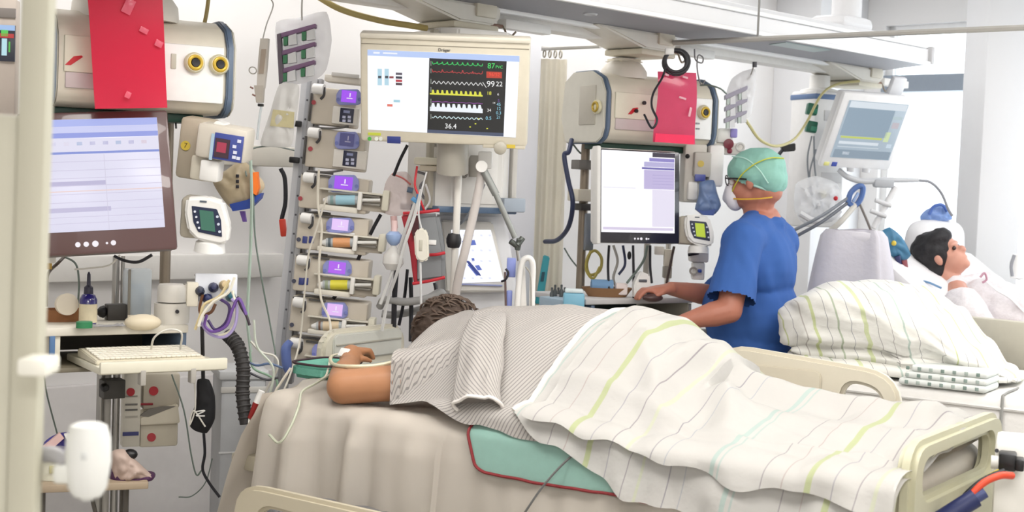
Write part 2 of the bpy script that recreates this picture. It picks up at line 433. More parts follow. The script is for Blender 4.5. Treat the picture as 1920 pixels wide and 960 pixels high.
# gathered cream curtain
cu = T('curtain', 'gathered cream curtain hanging from the rail behind the big monitor', 'curtain', Vector((W(1022, 105, 6.19).x, 6.19, 0)), 2)
P, UVs = [], []
zt, zb = ra.z - .045, .25
for i in range(90):
    u = i / 89; P.append([]); UVs.append([])
    for j in range(16):
        v = j / 15; z = zt + (zb - zt) * v
        wdt = .215 * (1 - .10 * math.exp(-((v - .03) / .06) ** 2)) + .03 * v
        x = (u - .5) * wdt; y = (.009 + .006 * v) * math.sin(u * 2 * math.pi * 5 + .8 * math.sin(v * 3)) + .008 * nz(u * 6, v * 3)
        P[-1].append((x, y, z)); UVs[-1].append((u, v))
cu.part('fabric', MB().grid(P, UVs, .002), M('#f1ece0', .9, var=.02))
for i in range(7):
    x = -.075 + i * .024
    cu.part('curtain_ring', MB().torus((x, 0, zt + .022), .016, .0035, (1, .3, 0), 14, 6), M('#a8a294', .4))

# ------------------------------------------------------------------ left workplace
def pendant_box(loc_px, d, wd, label, logo_x, sockets, dome=(-.02, 1., .22), cat='supply box'):
    t = T('supply_box', label, cat, W(*loc_px, d), 30)
    H, Dp = .285, .30
    prof = [(.05, 0), (.015, .02), (.0, .06), (.0, .20), (.03, .255), (.10, .285), (.24, .285), (.30, .25), (.32, .10), (.28, 0)]
    def ends(x0, x1, g, m, nm, bev=.004):
        cy, cz = .16, .14
        pr = [(cy + (y - cy) * (1 + g), cz + (z - cz) * (1 + g)) for y, z in prof]
        return t.part(nm, MB().prism(pr, x0, x1, 'yz', bev), m)
    ends(-wd / 2, wd / 2, 0, CREAM2, 'body', .006)
    for sx in (-1, 1):
        a = sx * wd / 2
        ends(min(a, a + sx * .02), max(a, a + sx * .02), .05, BAND, 'end_frame')
        ends(min(a + sx * .02, a + sx * .03), max(a + sx * .02, a + sx * .03), .02, M('#c9c6bb', .5), 'end_cap')
    t.part('upper_panel', MB().box((-wd * .24, -.001, .150), (wd * .44, .012, .105), .004), CREAM)
    t.part('instrument_panel', MB().box((wd * .29, -.001, .118), (wd * .38, .012, .17), .004), M('#e8e8e6', .4))
    t.part('lower_strip', MB().box((-wd * .2, .001, .075), (wd * .5, .012, .045), .003), M('#c3b6b6', .5))
    lx = logo_x
    t.part('red_mark', MB().prism([(lx - .028, .116), (lx - .012, .116), (lx + .022, .142), (lx + .018, .146), (lx - .004, .142)], -.009, -.007, 'xz'), REDM)
    t.part('cable_tray', MB().box((-.02, .13, -.014), (wd * .9, .12, .026), .004), M('#1f4236', .5))
    for i in range(6): t.part('tray_hook', MB().cyl((-wd * .4 + i * wd * .13, .09, -.028), (-wd * .4 + i * wd * .13, .085, -.045), .003, n=6), BLACK)
    for (x, z) in sockets:
        s = t.part('gas_socket', MB().lathe([(.0, 0), (.030, 0), (.031, .012), (.026, .02), (.0, .02)], (x, -.006, z), (0, -1, 0), 24), M('#d8d2b4', .4))
        MB().torus((x, -.026, z), .0185, .0055, (0, 1, 0)).done('ring', M('#c8a83a', .35, .3), s)
        MB().lathe([(0, 0), (.013, 0), (.012, .005), (0, .004)], (x, -.026, z), (0, -1, 0)).done('core', BLACK, s)
    q = dome[1]; t.part('dome', MB().lathe([(.16 * q, .0), (.155 * q, .05 * q), (.12 * q, .10 * q), (.065 * q, .13 * q), (.05, dome[2]), (0, dome[2])], (dome[0], .15, .27), (0, 0, 1), 28), M('#d3cec4', .5))
    return t
b1 = pendant_box((268, 207), 4.1, .50, 'large beige wall supply box at upper left with two brass gas sockets', -.20, [(.146, .150), (.222, .150)])
b1.part('neck', MB().cyl((-.02, .15, .45), (-.02, .15, .60), .055), CREAM2)
b1.part('small_plate', MB().box((.085, -.008, .15), (.016, .006, .045), .002), M('#b9b7a8', .5))

def sheet(t, corners, y, mat, name, bulge=.006, tapes=()):
    """a hanging paper sheet, slightly curled"""
    n = 14; c = [t.L(px, py, y) for px, py in corners]; P = []
    for i in range(n + 1):
        u = i / n; P.append([])
        for j in range(n + 1):
            v = j / n
            p = (c[0] * (1 - u) + c[1] * u) * (1 - v) + (c[3] * (1 - u) + c[2] * u) * v
            p = p + Vector((0, -bulge * (math.sin(v * 5.2) * .8 + math.sin(u * 3) * .5 + 2.2 * v * v * (u - .3)), 0)); P[-1].append(p)
    return P
ps = T('paper_sheet', 'crimson red paper sheet taped over the large supply box at upper left', 'paper sheet', W(240, 100, 3.98), 26)
ps.part('page', MB().grid(sheet(ps, [(162, -32), (303, -30), (313, 202), (179, 204)], 0, None, ''), None, .001), M('#ea2b52', .35, var=.04, scale=8))
for (x, y, a, b) in ((241, 12, 9, 14), (270, 57, 8, 5), (240, 178, 5, 6), (298, 82, 7, 6)):
    p = ps.L(x, y, -.014); ps.part('tape', MB().box(p, (a * .0031, .001, b * .0031), .0004, Matrix.Rotation(.4, 3, 'Y')), M('#f0788f', .2, trans=.5))

# screen drawing helpers
def lines(t, name, rows, y, mat, wd, parent=None):
    mb = MB()
    for pts in rows: mb.ribbon([t.L(a, b, y) for a, b in pts], wd)
    return t.part(name, mb, mat, parent, smooth=False)
def quads(t, name, qs, y, mat, parent=None):
    mb = MB()
    for q in qs:
        if len(q) == 4 and not hasattr(q[0], '__len__'): x0, y0, x1, y1 = q; q = [(x0, y0), (x1, y0), (x1, y1), (x0, y1)]
        mb.bm.faces.new([mb.bm.verts.new(t.L(a, b, y)) for a, b in q])
    return t.part(name, mb, mat, parent, smooth=False)

pc = T('computer_monitor', 'computer monitor with dark brown bezel and pale lilac form at left', 'monitor', W(184, 342, 4.0), 20, -10, -4.5)
pc.part('housing', MB().box((0, .035, .0), (.415, .05, .41), .012), M('#3b2c2c', .4))
pc.part('bezel', MB().box((0, .004, 0), (.42, .02, .415), .009), M('#553a39', .3, coat=.4))  # brown lightened to paint in reflections on the bezel
sc = pc.part('screen', MB().box((-.010, -.0075, .022), (.375, .004, .325), .001), G('#dcdaee', .98))
def pcr(x0, x1, z0, z1, h, s=.97): MB().box(((x0 + x1) / 2, -.0100, (z0 + z1) / 2), (x1 - x0, .0006, z1 - z0)).done('form_field', G(h, s), sc)
pcr(-.197, .177, .163, .184, '#a9b4ee'); pcr(-.197, .177, .145, .162, '#c9cdf3'); pcr(-.197, .177, .130, .1445, '#8f9be0'); pcr(-.197, .177, .090, .128, '#dfddf0'); pcr(-.197, .177, .083, .0895, '#7f8fd4')
for k, z in enumerate([.060, .035, .012, -.010, -.034, -.058, -.08, -.10, -.118]): pcr(-.197, .177, z, z + .0016, '#c9c3dc')
pcr(-.18, .02, -.008, .004, '#b9b4d4'); pcr(-.17, .03, -.085, -.072, '#bdb8d6'); pcr(-.197, .177, -.026, -.0235, '#e6c9c4'); pcr(.02, .0218, -.14, .08, '#cfcbe0')
for k in range(9): pcr(-.16 + k * .036, -.145 + k * .036, .108, .118, random.choice(['#b7b5d8', '#d8c9d8', '#a9b9d8']))
for k, (x, r) in enumerate([(-.068, .0075), (-.045, .0075), (-.02, .009), (.012, .0035), (.030, .0075)]):
    pc.part('touch_button', MB().lathe([(0, 0), (r, 0), (r * .9, .002), (0, .002)], (x, -.006, -.178), (0, -1, 0)), G('#f3eef4', .95))
pc.part('mount', MB().box((.05, .10, -.02), (.16, .10, .16), .01), GREYP)

# shelf with drawer recess, keyboard tray and its steel posts
ws = T('workstation_shelf', 'beige workstation shelf with an open recess and pull-out keyboard tray at left', 'shelf', W(85, 640, 4.02), 33)
def wq(px, py, y=0): return ws.L(px, py, y)
tl, trr = wq(100, 620), wq(352, 618)
SW = trr.x - tl.x; zs = (tl.z + trr.z) / 2 + .012
xm = (tl.x + trr.x) / 2
ws.part('top', MB().box((xm - .06, .19, zs - .012), (SW + .12, .40, .026), .005), M('#d8d3c6', .45))
zb_ = zs - .115
ws.part('side_panel', MB().box((tl.x + .012, .19, (zs + zb_) / 2 - .012), (.018, .38, .09), .002), CREAM2)
ws.part('side_panel', MB().box((trr.x - .012, .19, (zs + zb_) / 2 - .012), (.018, .38, .09), .002), BAND)
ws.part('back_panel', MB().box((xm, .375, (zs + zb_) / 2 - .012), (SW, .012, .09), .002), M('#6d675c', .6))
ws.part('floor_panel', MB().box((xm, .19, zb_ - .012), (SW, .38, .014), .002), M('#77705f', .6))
ws.part('edge_strip', MB().box((tl.x - .004, -.004, zs - .065), (.016, .012, .085), .003), M('#4d6f9a', .45))
# tray pulled out towards the viewer
ty = -.12; zk = zb_ - .005
ka, kb = ws.L(186, 698, -.20), ws.L(424, 686, -.20)
kz = (ka.z + kb.z) / 2
ws.part('keyboard_tray', MB().box(((ka.x + kb.x) / 2, -.03, kz), (kb.x - ka.x, .34, .022), .005), CREAM)
ws.part('tray_lip', MB().box(((ka.x + kb.x) / 2, -.205, kz + .010), (kb.x - ka.x, .016, .034), .004), CREAM)
for px in (268, 362):
    p = ws.L(px, 715, -.21); ws.part('tray_bracket', MB().box((p.x, -.2, kz - .022), (.016, .03, .045), .003), GREYP)
ktx, ktw = (ka.x + kb.x) / 2 - .02, kb.x - ka.x - .05
kt = T('computer_keyboard', 'long cream computer keyboard lying on the pull-out tray', 'keyboard', ws.mtx @ Vector((ktx, -.06, kz + .0115)), 33)
kt.part('case', MB().prism([(-.09, .0), (.10, .0), (.10, .026), (.08, .028), (-.09, .012)], -ktw / 2, ktw / 2, 'yz', .003), M('#ddd6c2', .5))
kk = MB()
for r in range(6):
    for c in range(20):
        yy = -.072 + r * .026; zz = .017 + (yy + .072) * .088
        kk.box((-ktw / 2 + .02 + (ktw - .04) / 19.0 * c, yy, zz), (.0195 * ktw / .42, .022, .007), .002, seg=1)
tag(kt.part('keys', kk, M('#e9e4d6', .5)), None, None, None, 'stuff')
# posts
for (px, y0, y1, y, r, m, nm) in ((317, 200, 600, .22, .017, BRONZE, 'post'), (218, 480, 600, .30, .011, STEEL, 'post'), (231, 480, 600, .30, .006, STEEL, 'post'), (189, 700, 985, .30, .012, STEEL, 'leg'), (202, 700, 985, .30, .012, GREYP, 'leg'), (219, 700, 985, .30, .012, STEEL, 'leg')):
    a, b = ws.L(px, y0, y), ws.L(px, y1, y); ws.part(nm, MB().cyl((a.x, y, a.z), (a.x, y, b.z if y1 < 900 else -ws.mtx.translation.z), r, n=12), m)
p = ws.L(210, 728, .27); ws.part('clamp_block', MB().box((p.x, .27, p.z), (.07, .06, .06), .004), M('#4c4a46', .5))
p = ws.L(195, 726, .23); ws.part('clamp_knob', MB().lathe([(0, 0), (.012, 0), (.014, .02), (.008, .03), (0, .03)], (p.x, .24, p.z), (0, -1, 0), 10), BLACK)
SHZ = ws.mtx.translation.z + zs + .001      # top of the shelf in the world
def onshelf(name, label, cat, px, py, d, rz=33, group=None, solo=False, z=None):
    p = W(px, py, d); p.z = SHZ if z is None else z
    return T(name, label, cat, p, rz, group=group, solo=solo)
kd = onshelf('kidney_dish', 'brown cardboard dish on the left end of the beige workstation shelf', 'dish', 118, 598, 4.22)
kd.part('bowl', MB().lathe([(0, .002), (.055, .002), (.065, .036), (.068, .036), (.058, .0), (0, 0)], (0, 0, 0), n=28, sx=1.3, sy=.7), M('#9a6a45', .8, bump=.2))
o = onshelf('tape_roll', 'round cream roll standing in the brown dish at left', 'roll', 124, 580, 4.17, 20, solo=True)
o.solo(MB().lathe([(0, -.012), (.012, -.012), (.012, -.014), (.032, -.014), (.033, .014), (.012, .014), (0, .012)], (0, -.015, .057), (.2, -1, .1), 26), M('#e6dcc9', .6))
bo = onshelf('dropper_bottle', 'dark violet bottle with a cream label and long dropper on the shelf', 'bottle', 165, 590, 4.15)
bo.part('glass', MB().lathe([(0, 0), (.024, 0), (.026, .005), (.026, .075), (.02, .088), (.012, .094), (0, .094)]), M('#2a2370', .15, coat=.6))
bo.part('label', MB().lathe([(.0262, .006), (.0266, .006), (.0266, .062), (.0262, .062)]), M('#d9cdae', .6, var=.15, scale=60))
bo.part('cap', MB().lathe([(0, .092), (.014, .092), (.013, .112), (.006, .118), (.005, .15), (.002, .158), (0, .158)]), M('#231f33', .4))
o = onshelf('screw_cap', 'small dark green cap lying on the shelf beside the violet bottle', 'cap', 158, 602, 4.05, solo=True)
o.solo(MB().lathe([(0, 0), (.016, 0), (.016, .018), (.013, .02), (0, .02)], (0, 0, 0), sx=1.5), M('#2c7a4e', .4))
o = onshelf('sachet', 'clear plastic sachet lying on the shelf in front of the mouse', 'sachet', 202, 603, 4.1, 33, solo=True)
o.solo(MB().grid([[(-.05 + i * .0125, -.03 + j * .012, .003 + .009 * abs(nz(i * .7, j * .9, 3))) for j in range(6)] for i in range(9)], None, .0012), M('#c9c9cf', .25, trans=.3))
ms = onshelf('computer_mouse', 'cream computer mouse resting on the beige shelf', 'mouse', 268, 600, 4.15, 20)
ms.part('shell', MB().ball((0, 0, .012), (.055, .03, .025), 18), M('#d9cdb4', .4))
ms.part('button', MB().box((-.03, 0, .031), (.03, .002, .006), .001), BEIGE)
ck = onshelf('clamp_box', 'dark grey clamp box with a ribbed knob behind the mouse', 'clamp', 215, 592, 4.3)
ck.part('block', MB().box((.01, 0, .025), (.075, .04, .05), .004), M('#3a3734', .5)); ck.part('knob', MB().lathe([(0, 0), (.012, 0), (.02, .008), (.016, .02), (.008, .028), (0, .028)], (-.027, 0, .026), (-1, 0, 0), 8), BLACK)
cu_ = onshelf('plastic_cup', 'tall clear plastic holder with blue lining behind the mouse', 'holder', 256, 595, 4.34)
cu_.part('shell', MB().box((0, 0, .08), (.08, .05, .16), .008), CLEARB); cu_.part('lining', MB().box((-.002, -.005, .06), (.045, .03, .11), .008), M('#8aa3bb', .5)); cu_.part('side_strip', MB().box((-.034, -.028, .08), (.008, .006, .16), .001), M('#8b867b', .5))
# white clamp joint and terminal panel right of the shelf
jc = onshelf('pole_clamp', 'white cylindrical pole clamp with a side arm at the shelf end', 'clamp', 322, 588, 4.28, 20)
jc.part('lower_collar', MB().lathe([(0, 0), (.052, 0), (.054, .01), (.054, .062), (0, .064)]), WHITEW); jc.part('upper_collar', MB().lathe([(0, .066), (.045, .066), (.045, .112), (.04, .12), (0, .12)]), WHITEW)
jc.part('arm', MB().box((.065, 0, .095), (.075, .05, .05), .006), M('#ded6cb', .5)); jc.part('screw', MB().cyl((.01, -.052, .04), (.01, -.06, .04), .006, n=10), DARK); jc.part('arm_screw', MB().cyl((.08, -.026, .1), (.08, -.03, .1), .004, n=8), GREYP)
jc.part('top_knob', MB().lathe([(0, 0), (.018, 0), (.012, .02), (.02, .03), (0, .034)], (.085, .0, .12), n=10), BRONZE)
tp = T('terminal_panel', 'white patch panel with dark plugs and looped leads right of the shelf', 'patch panel', W(402, 560, 4.2), 15)
tp.bx('plate', M('#dfe2ea', .4), 366, 514, 445, 566, 0, .03, .004)
tp.bx('side_block', CREAM2, 350, 530, 372, 575, -.02, .05, .004)
for i, (x, y) in enumerate(((374, 546), (400, 539), (432, 556), (389, 560), (420, 535))):
    c = tp.L(x, y, 0); tp.part('plug', MB().lathe([(0, 0), (.016, 0), (.014, .02), (.008, .034), (0, .036)], c, (0, -1, .15), 12), [M('#23293f', .4), M('#2b2f52', .4), M('#2a5f6e', .4), NAVY, M('#c9b48a', .5)][i])
# small lamp-like box at the far left under the monitor
sm = T('gas_regulator', 'small cream regulator with brass underside hanging at far left below the monitor', 'regulator', W(90, 486, 4.15), 20)
sm.part('body', MB().box((0, 0, 0), (.045, .05, .022), .005), WHITEW); sm.part('nut', MB().cyl((0, 0, -.012), (0, 0, -.03), .012, n=6), M('#b08b3c', .35, .6))

# devices on the post right of the monitor
dv = T('warming_unit', 'beige control unit with red display and yellow sticker, right of the left monitor', 'medical device', W(385, 280, 4.12), -4, 6, 7)
dv.bx('back_body', M('#b9ae9b', .5), 332, 222, 395, 338, .04, .09, .012); dv.bx('front_body', M('#cfc8bb', .45), 366, 236, 462, 302, -.03, .10, .012)
dv.bx('lower_body', CREAM2, 355, 293, 405, 340, .0, .09, .010); dv.bx('outlet', WHITE, 373, 300, 410, 341, -.02, .06, .008)
dv.pr('top_flap', WHITE, [(392, 240), (405, 227), (420, 232), (424, 246)], .0, .06)
f = dv.bx('display_panel', M('#3f4c94', .4), 400, 252, 455, 302, -.036, .006, .001)
def on(t, nm, mat, x0, y0, x1, y1, y, par, dep=.0015): return t.bx(nm, mat, x0, y0, x1, y1, y, dep, 0, par)
on(dv, 'display', G('#4a2034', .6), 402, 260, 430, 296, -.0385, f); on(dv, 'digits', G('#b4304e', .9), 406, 267, 424, 286, -.0395, f); on(dv, 'side_strip', M('#a9c3d6', .4), 394, 250, 400, 300, -.0375, f)
for (x, y) in ((436, 272), (437, 283), (435, 292), (443, 294), (445, 262)): on(dv, 'key', M('#d9dcec', .4), x, y, x + 7, y + 6, -.0385, f)
c = dv.L(348, 273, .038); dv.part('sticker', MB().cyl(c, c + Vector((0, -.001, 0)), .0145, n=24), YEL); dv.ptext('7', 348, 273, 10, .0365, M('#6a5522', .6))
def lcd_unit(px, py, d, k, label, lcdhex, gl, rz, rx, ry):
    t = T('humidifier_control', label, 'medical device', W(px, py, d), rz, rx, ry); s = d / 2600 * k
    def o(x, z): return (x * s, z * s)
    t.part('back_body', MB().box((-18 * s, .07, 0), (64 * s, .09, 78 * s), .014), M('#b8b1a2', .5))
    face = [o(*q) for q in ((-38, 40), (0, 45), (30, 38), (46, -8), (44, -38), (30, -44), (-14, -38), (-32, -22), (-40, 12))]
    t.part('face', MB().prism(face, 0, .05, 'xz', .008), WHITE)
    dk = t.part('key_panel', MB().prism([o(*q) for q in ((-27, 26), (20, 24), (29, 4), (33, -28), (-12, -22), (-22, -4))], -.003, .001, 'xz', .0015), M('#232b48', .4))
    MB().prism([o(*q) for q in ((-12, 20), (14, 19), (20, -19), (-6, -17))], -.0048, -.003, 'xz').done('lcd', G(lcdhex, gl), dk)
    for i in range(4): MB().cyl((o(-20 + i * 3.2, 16 - i * 10)[0], -.005, o(0, 16 - i * 10)[1]), (o(-20 + i * 3.2, 0)[0], -.003, o(0, 16 - i * 10)[1]), 2.2 * s, n=10).done('key', M('#dfe3ee', .4), dk)
    for (x, z) in ((22, 10), (25, -4), (28, -18)): MB().cyl((x * s, -.005, z * s), (x * s, -.003, z * s), 2.6 * s, n=10).done('key', M('#cfd6e6', .4), dk)
    t.part('vent_slot', MB().box((-6 * s, -.001, 36 * s), (13 * s, .003, 3.4 * s), .001), M('#5d6570', .5))
    t.part('hose_cuff', MB().lathe([(26 * s, -62 * s), (30 * s, -62 * s), (27 * s, -44 * s), (20 * s, -40 * s), (0, -40 * s)], (8 * s, .04, 0), (0, 0, 1), 20), WHITE)
    return t
lcd_unit(385, 414, 4.12, 1.0, 'white rounded control unit with a dark green display, left of the pump tower', '#3f7f68', .75, 4, 6, 3)

# crumpled and clear plastic
def crumple(t, name, outline, y, dep, mat, seed, amp=.012, n=12, nz_=7.0, parent=None, label=None):
    """a creased bag: the outline filled as a puffy two-sided shell"""
    c = [t.L(px, py, y) for px, py in outline]; cen = sum(c, Vector()) / len(c); m = len(c)
    mb = MB(); front = []; fine = []
    for i in range(m):
        a_, b_, c_, d_ = c[i - 1], c[i], c[(i + 1) % m], c[(i + 2) % m]
        for k in range(6):
            t_ = k / 6; q = .5 * ((2 * b_) + (c_ - a_) * t_ + (2 * a_ - 5 * b_ + 4 * c_ - d_) * t_ * t_ + (3 * b_ - a_ - 3 * c_ + d_) * t_ ** 3)
            fine.append(q.lerp(b_.lerp(c_, t_), .4))
    rings = [[], []]
    N = 9
    for side in (0, 1):
        for r in range(N + 1):
            f = r / N; ring = []
            for p in fine:
                q = cen + (p - cen) * max(f, .02)
                h = dep * .5 * math.sqrt(max(0, 1 - f ** 2.2)) 
                h += (amp * nz(q.x * nz_ * 5, q.z * nz_ * 5, seed + side * 9) + 1.1 * amp * abs(nz(q.x * 30 + q.z * 14, q.z * 22 - q.x * 9, seed + 3 + side * 5))) * (1 - f ** 4)
                q = Vector((q.x, y + (-h if side == 0 else h), q.z)); ring.append(q)
            rings[side].append(ring)
    return t.part(name, mb.rings(rings[0] + list(reversed(rings[1][:-1]))), mat, parent, label, angle=.9)
bg_ = T('packaging_bag', 'crumpled beige packaging bag with a blue bottom edge left of the pump tower', 'bag', W(448, 350, 4.45), 0)
crumple(bg_, 'bag_body', [(398, 340), (425, 318), (455, 300), (490, 335), (496, 352), (470, 385), (432, 390)], 0, .05, M('#b3a489', .5, var=.25, scale=25), 1, .012)
bg_.pr('blue_edge', BLUE, [(430, 383), (462, 375), (490, 362), (487, 372), (468, 391), (436, 396)], -.03, .05)
bg_.pr('orange_clip', ORANGE, [(467, 325), (482, 322), (485, 352), (480, 366), (470, 360)], -.045, .03)
bg_.pr('purple_tip', PURPLE, [(449, 396), (458, 396), (461, 416), (455, 416)], -.01, .02)
for i in range(3): bg_.bx('print_mark', DARK, 442, 327 + i * 10, 448, 333 + i * 10, -.035, .004, .001)
dc = T('drip_chamber', 'clear infusion line with roller clamp hanging from a wire hook left of the vial rack', 'infusion line', W(492, 130, 4.6), 0)
dc.pr('chamber', M('#d8d2ca', .3, trans=.15), [(488, 72), (503, 72), (500, 120), (495, 165), (481, 165), (484, 110)], 0, .03)
dc.pr('inner_strip', M('#a99a8c', .5), [(490, 92), (499, 92), (494, 138), (485, 138)], -.004, .004)
dc.pr('lower_clamp', M('#b9b2a8', .4), [(476, 160), (494, 160), (492, 192), (480, 192)], -.004, .03)
dc.part('ring', MB().torus(dc.L(474, 132, -.01), .012, .002, (0, 1, .5)), GREYP)
dc.part('roller', MB().box(dc.L(489, 197, 0), (.018, .02, .009), .002), BLACK)
for (x, y) in ((475, 166), (479, 180)): dc.part('peg', MB().cyl(dc.L(x, y, -.005), dc.L(x - 6, y - 3, -.005), .003, n=6), M('#8e6b62', .5))
dc.part('outlet_tube', MB().tube([dc.L(490, 200), dc.L(486, 225), dc.L(482, 262)], .004), CLEARB)
dc.part('hook_wire', MB().tube([dc.L(493, 72), dc.L(500, 45), dc.L(512, 12), dc.L(508, -2), dc.L(500, -20), dc.L(502, -40)], .0022), STEEL)
def vial_rack(t, bars, x0, slope, wpx, gap, cols):
    for i, (bx_, by) in enumerate(bars):
        t.pr('holder_bar', cols[0], [(bx_, by), (bx_ + wpx, by - slope), (bx_ + wpx, by - slope + 8), (bx_, by + 9)], 0, .04, bev=.002)
        for k, f in enumerate((.08, .60)):
            xx = bx_ + wpx * f; yy = by - slope * f + 9
            t.pr('green_clip', cols[1], [(xx, yy), (xx + wpx * .13, yy - 1), (xx + wpx * .11, yy + gap * .55), (xx, yy + gap * .6)], -.004, .03)
            t.pr('vial', cols[2], [(xx + wpx * .14, yy - 2), (xx + wpx * .36, yy - 7), (xx + wpx * .38, yy + gap * .5), (xx + wpx * .14, yy + gap * .6)], -.002, .025)
r1 = T('vial_rack', 'rack of clear vials on three purple bars with green clips above the pump tower', 'vial rack', W(560, 95, 4.72), 0)
vial_rack(r1, [(526, 62), (525, 96), (524, 130)], 0, 18, 66, 26, [M('#7d5f80', .5), M('#3d7a56', .5), M('#dfe0e2', .25, trans=.15)])
r1.pr('back_rail', M('#5f5560', .5), [(519, 64), (526, 62), (531, 150), (523, 158)], -.006, .03)
crumple(r1, 'clear_bag', [(518, 42), (560, 33), (612, 22), (622, 75), (612, 130), (590, 150), (530, 160), (519, 100)], .045, .03, M('#f0f0f2', .2, trans=.55), 4, .012)
r1.part('hook', MB().tube([r1.L(566, 38, .03), r1.L(566, 10, .03), r1.L(568, -25, .03)], .003), STEEL)
cb = T('saline_bag', 'limp clear fluid bag with a yellowish label hanging below the vial rack', 'fluid bag', W(530, 210, 4.7), 0)
crumple(cb, 'bag_body', [(524, 158), (560, 160), (558, 205), (552, 240), (545, 275), (500, 275), (488, 268), (505, 215)], 0, .03, M('#e3e2e0', .3, trans=.35), 8, .012)
cb.pr('yellow_label', M('#c3ba92', .6, var=.2, scale=40), [(512, 205), (552, 210), (550, 240), (506, 236)], -.022, .004)
wp = T('supply_outlet', 'cream wall outlet strip with leads plugged in left of the pump tower', 'outlet', W(505, 292, 5.3), 45)
wp.bx('plate', M('#d6d1c6', .5), 456, 274, 556, 312, 0, .30, .006)

# ------------------------------------------------------------------ infusion pump tower
tw = T('pump_tower', 'tall grey slotted rail of the infusion pump tower', 'pump tower', W(522, 720, 5.02), 0, 0, 4.0)
def tpb(n, m, x0, y0, x1, y1, y, d, b=.003, parent=None): return tw.bx(n, m, x0, y0, x1, y1, y, d, b, parent)
ht = tw.L(594, 146).z
TWZ = tw.mtx.translation.z
tw.part('rail', MB().box((.0, .04, (ht - TWZ) / 2), (.058, .05, ht + TWZ), .004), M('#c3c4c8', .45))
tw.part('groove', MB().box((0, .013, (ht) / 2), (.014, .006, ht * .98), .001), M('#a4a6ac', .45))
tw.part('side_face', MB().box((.038, .05, ht * .5), (.014, .05, ht), .002), M('#a9a9ae', .45))
tw.part('top_tray', MB().box((.12, .05, ht + .005), (.13, .1, .025), .004), M('#d2cdc4', .5)); tw.part('top_tray_rim', MB().box((.13, -.005, ht + .02), (.10, .01, .014), .002), LGREY)
for i in range(14): tw.part('rail_hole', MB().cyl((0, .0115, ht * (.12 + i * .062)), (0, .009, ht * (.12 + i * .062)), .004, n=8), M('#4c4d52', .5))
for (x, y) in ((556, 232), (552, 300)):
    p = tw.L(x, y, .0); tw.part('rail_clamp', MB().box(p, (.035, .03, .022), .004), BLACK)
PG = 'infusion pumps on the tower'
PB = M('#cdc4b5', .5); PB2 = M('#d9d4c8', .45)
def knob(t, x, y):
    c = t.L(x, y, -.02); t.part('clamp_knob', MB().lathe([(0, 0), (.018, 0), (.019, .004), (.019, .04), (0, .04)], c, (.96, -.25, 0), 14), WHITE)
    t.part('clamp_arm', MB().tube([c + Vector((.038, -.01, .008)), c + Vector((.04, -.012, -.02)), c + Vector((.03, -.01, -.035))], .005), M('#3b3a3c', .5))
def display(t, x0, y0, x1, y1, col, s, y):
    x0 -= 0; w_ = x1 - x0; h_ = y1 - y0
    d = t.pr('display_housing', LILAC, [(x0 - .34 * w_, y0 + .30 * h_), (x0 - .12 * w_, y0 - .12 * h_), (x1 + .12 * w_, y0 - .12 * h_), (x1 + .34 * w_, y0 + .30 * h_), (x1 + .34 * w_, y1), (x1 + .12 * w_, y1 + .22 * h_), (x0 - .12 * w_, y1 + .22 * h_), (x0 - .34 * w_, y1)], y - .012, .014, bev=.002)
    on(t, 'display', G(col, s), x0, y0, x1, y1, y - .0145, d)
    on(t, 'digits', G('#f0e6ff', s), x0 + w_ * .55, y0 + h_ * .2, x0 + w_ * .62, y0 + h_ * .55, y - .0155, d); on(t, 'digits', G('#f0e6ff', s * .9), x0 + w_ * .35, y0 + h_ * .62, x0 + w_ * .75, y0 + h_ * .7, y - .0155, d)
    for sx in (x0 - .22 * w_, x1 + .22 * w_): MB().cyl(t.L(sx, y1 - .25 * h_, y - .0125), t.L(sx, y1 - .25 * h_, y - .016), .0065, n=10).done('key', M('#6a74b8', .4), d)
def volpump(x0, y0, x1, y1, disp, lit, label, knobxy, dot):
    t = T('infusion_pump', label, 'infusion pump', W((x0 + x1) / 2, y1, 4.95), 0, 0, 4.0, PG)
    t.bx('body', PB, x0, y0, x1, y1, 0, .14, .008)
    xs = x0 + (x1 - x0) * .46; ys = y0 + (y1 - y0) * .5
    t.bx('door', WHITEW, xs, ys, x1 + 4, y1 - 2, -.012, .014, .004)
    xk = x0 + (x1 - x0) * .63
    k = t.bx('keypad', M('#272a44', .4), xk, ys + 2, xk + 26, y1 - 6, -.0145, .004, .001)
    on(t, 'keypad_window', M('#8890b8', .3), xk + 7, ys + 6, xk + 19, ys + 11, -.0155, k)
    for i in range(4): on(t, 'key', M('#c3c7e0', .4), xk + 5 + (i % 2) * 10, ys + 16 + (i // 2) * 7, xk + 11 + (i % 2) * 10, ys + 21 + (i // 2) * 7, -.0155, k)
    display(t, *disp, '#a24bf0' if lit else '#5a5aa8', .95 if lit else .35, -.012)
    t.part('alarm_light', MB().cyl(t.L(*dot, 0), t.L(*dot, -.006), .0085, n=12), M('#a3303a', .4))
    t.part('stand_edge', MB().box(t.L(x0 - 2, (y0 + y1) / 2, .0), (.006, .02, .1), .001), M('#4a4846', .5))
    t.part('bracket', MB().tube([t.L(x0 + 2, y1 + 3, -.01), t.L(x0 + 40, y1 + 5, -.01), t.L(x0 + 70, y1 + 1, -.01)], .004, 6), M('#5d5b58', .5))
    knob(t, *knobxy)
    return t
volpump(584, 166, 668, 236, (640, 170, 668, 192), True, 'topmost infusion pump, with a bright purple display beside the big monitor', (588, 166), (588, 192))
volpump(573, 244, 684, 318, (637, 250, 664, 274), False, 'second infusion pump from the top, with an unlit bluish display', (580, 248), (582, 279))
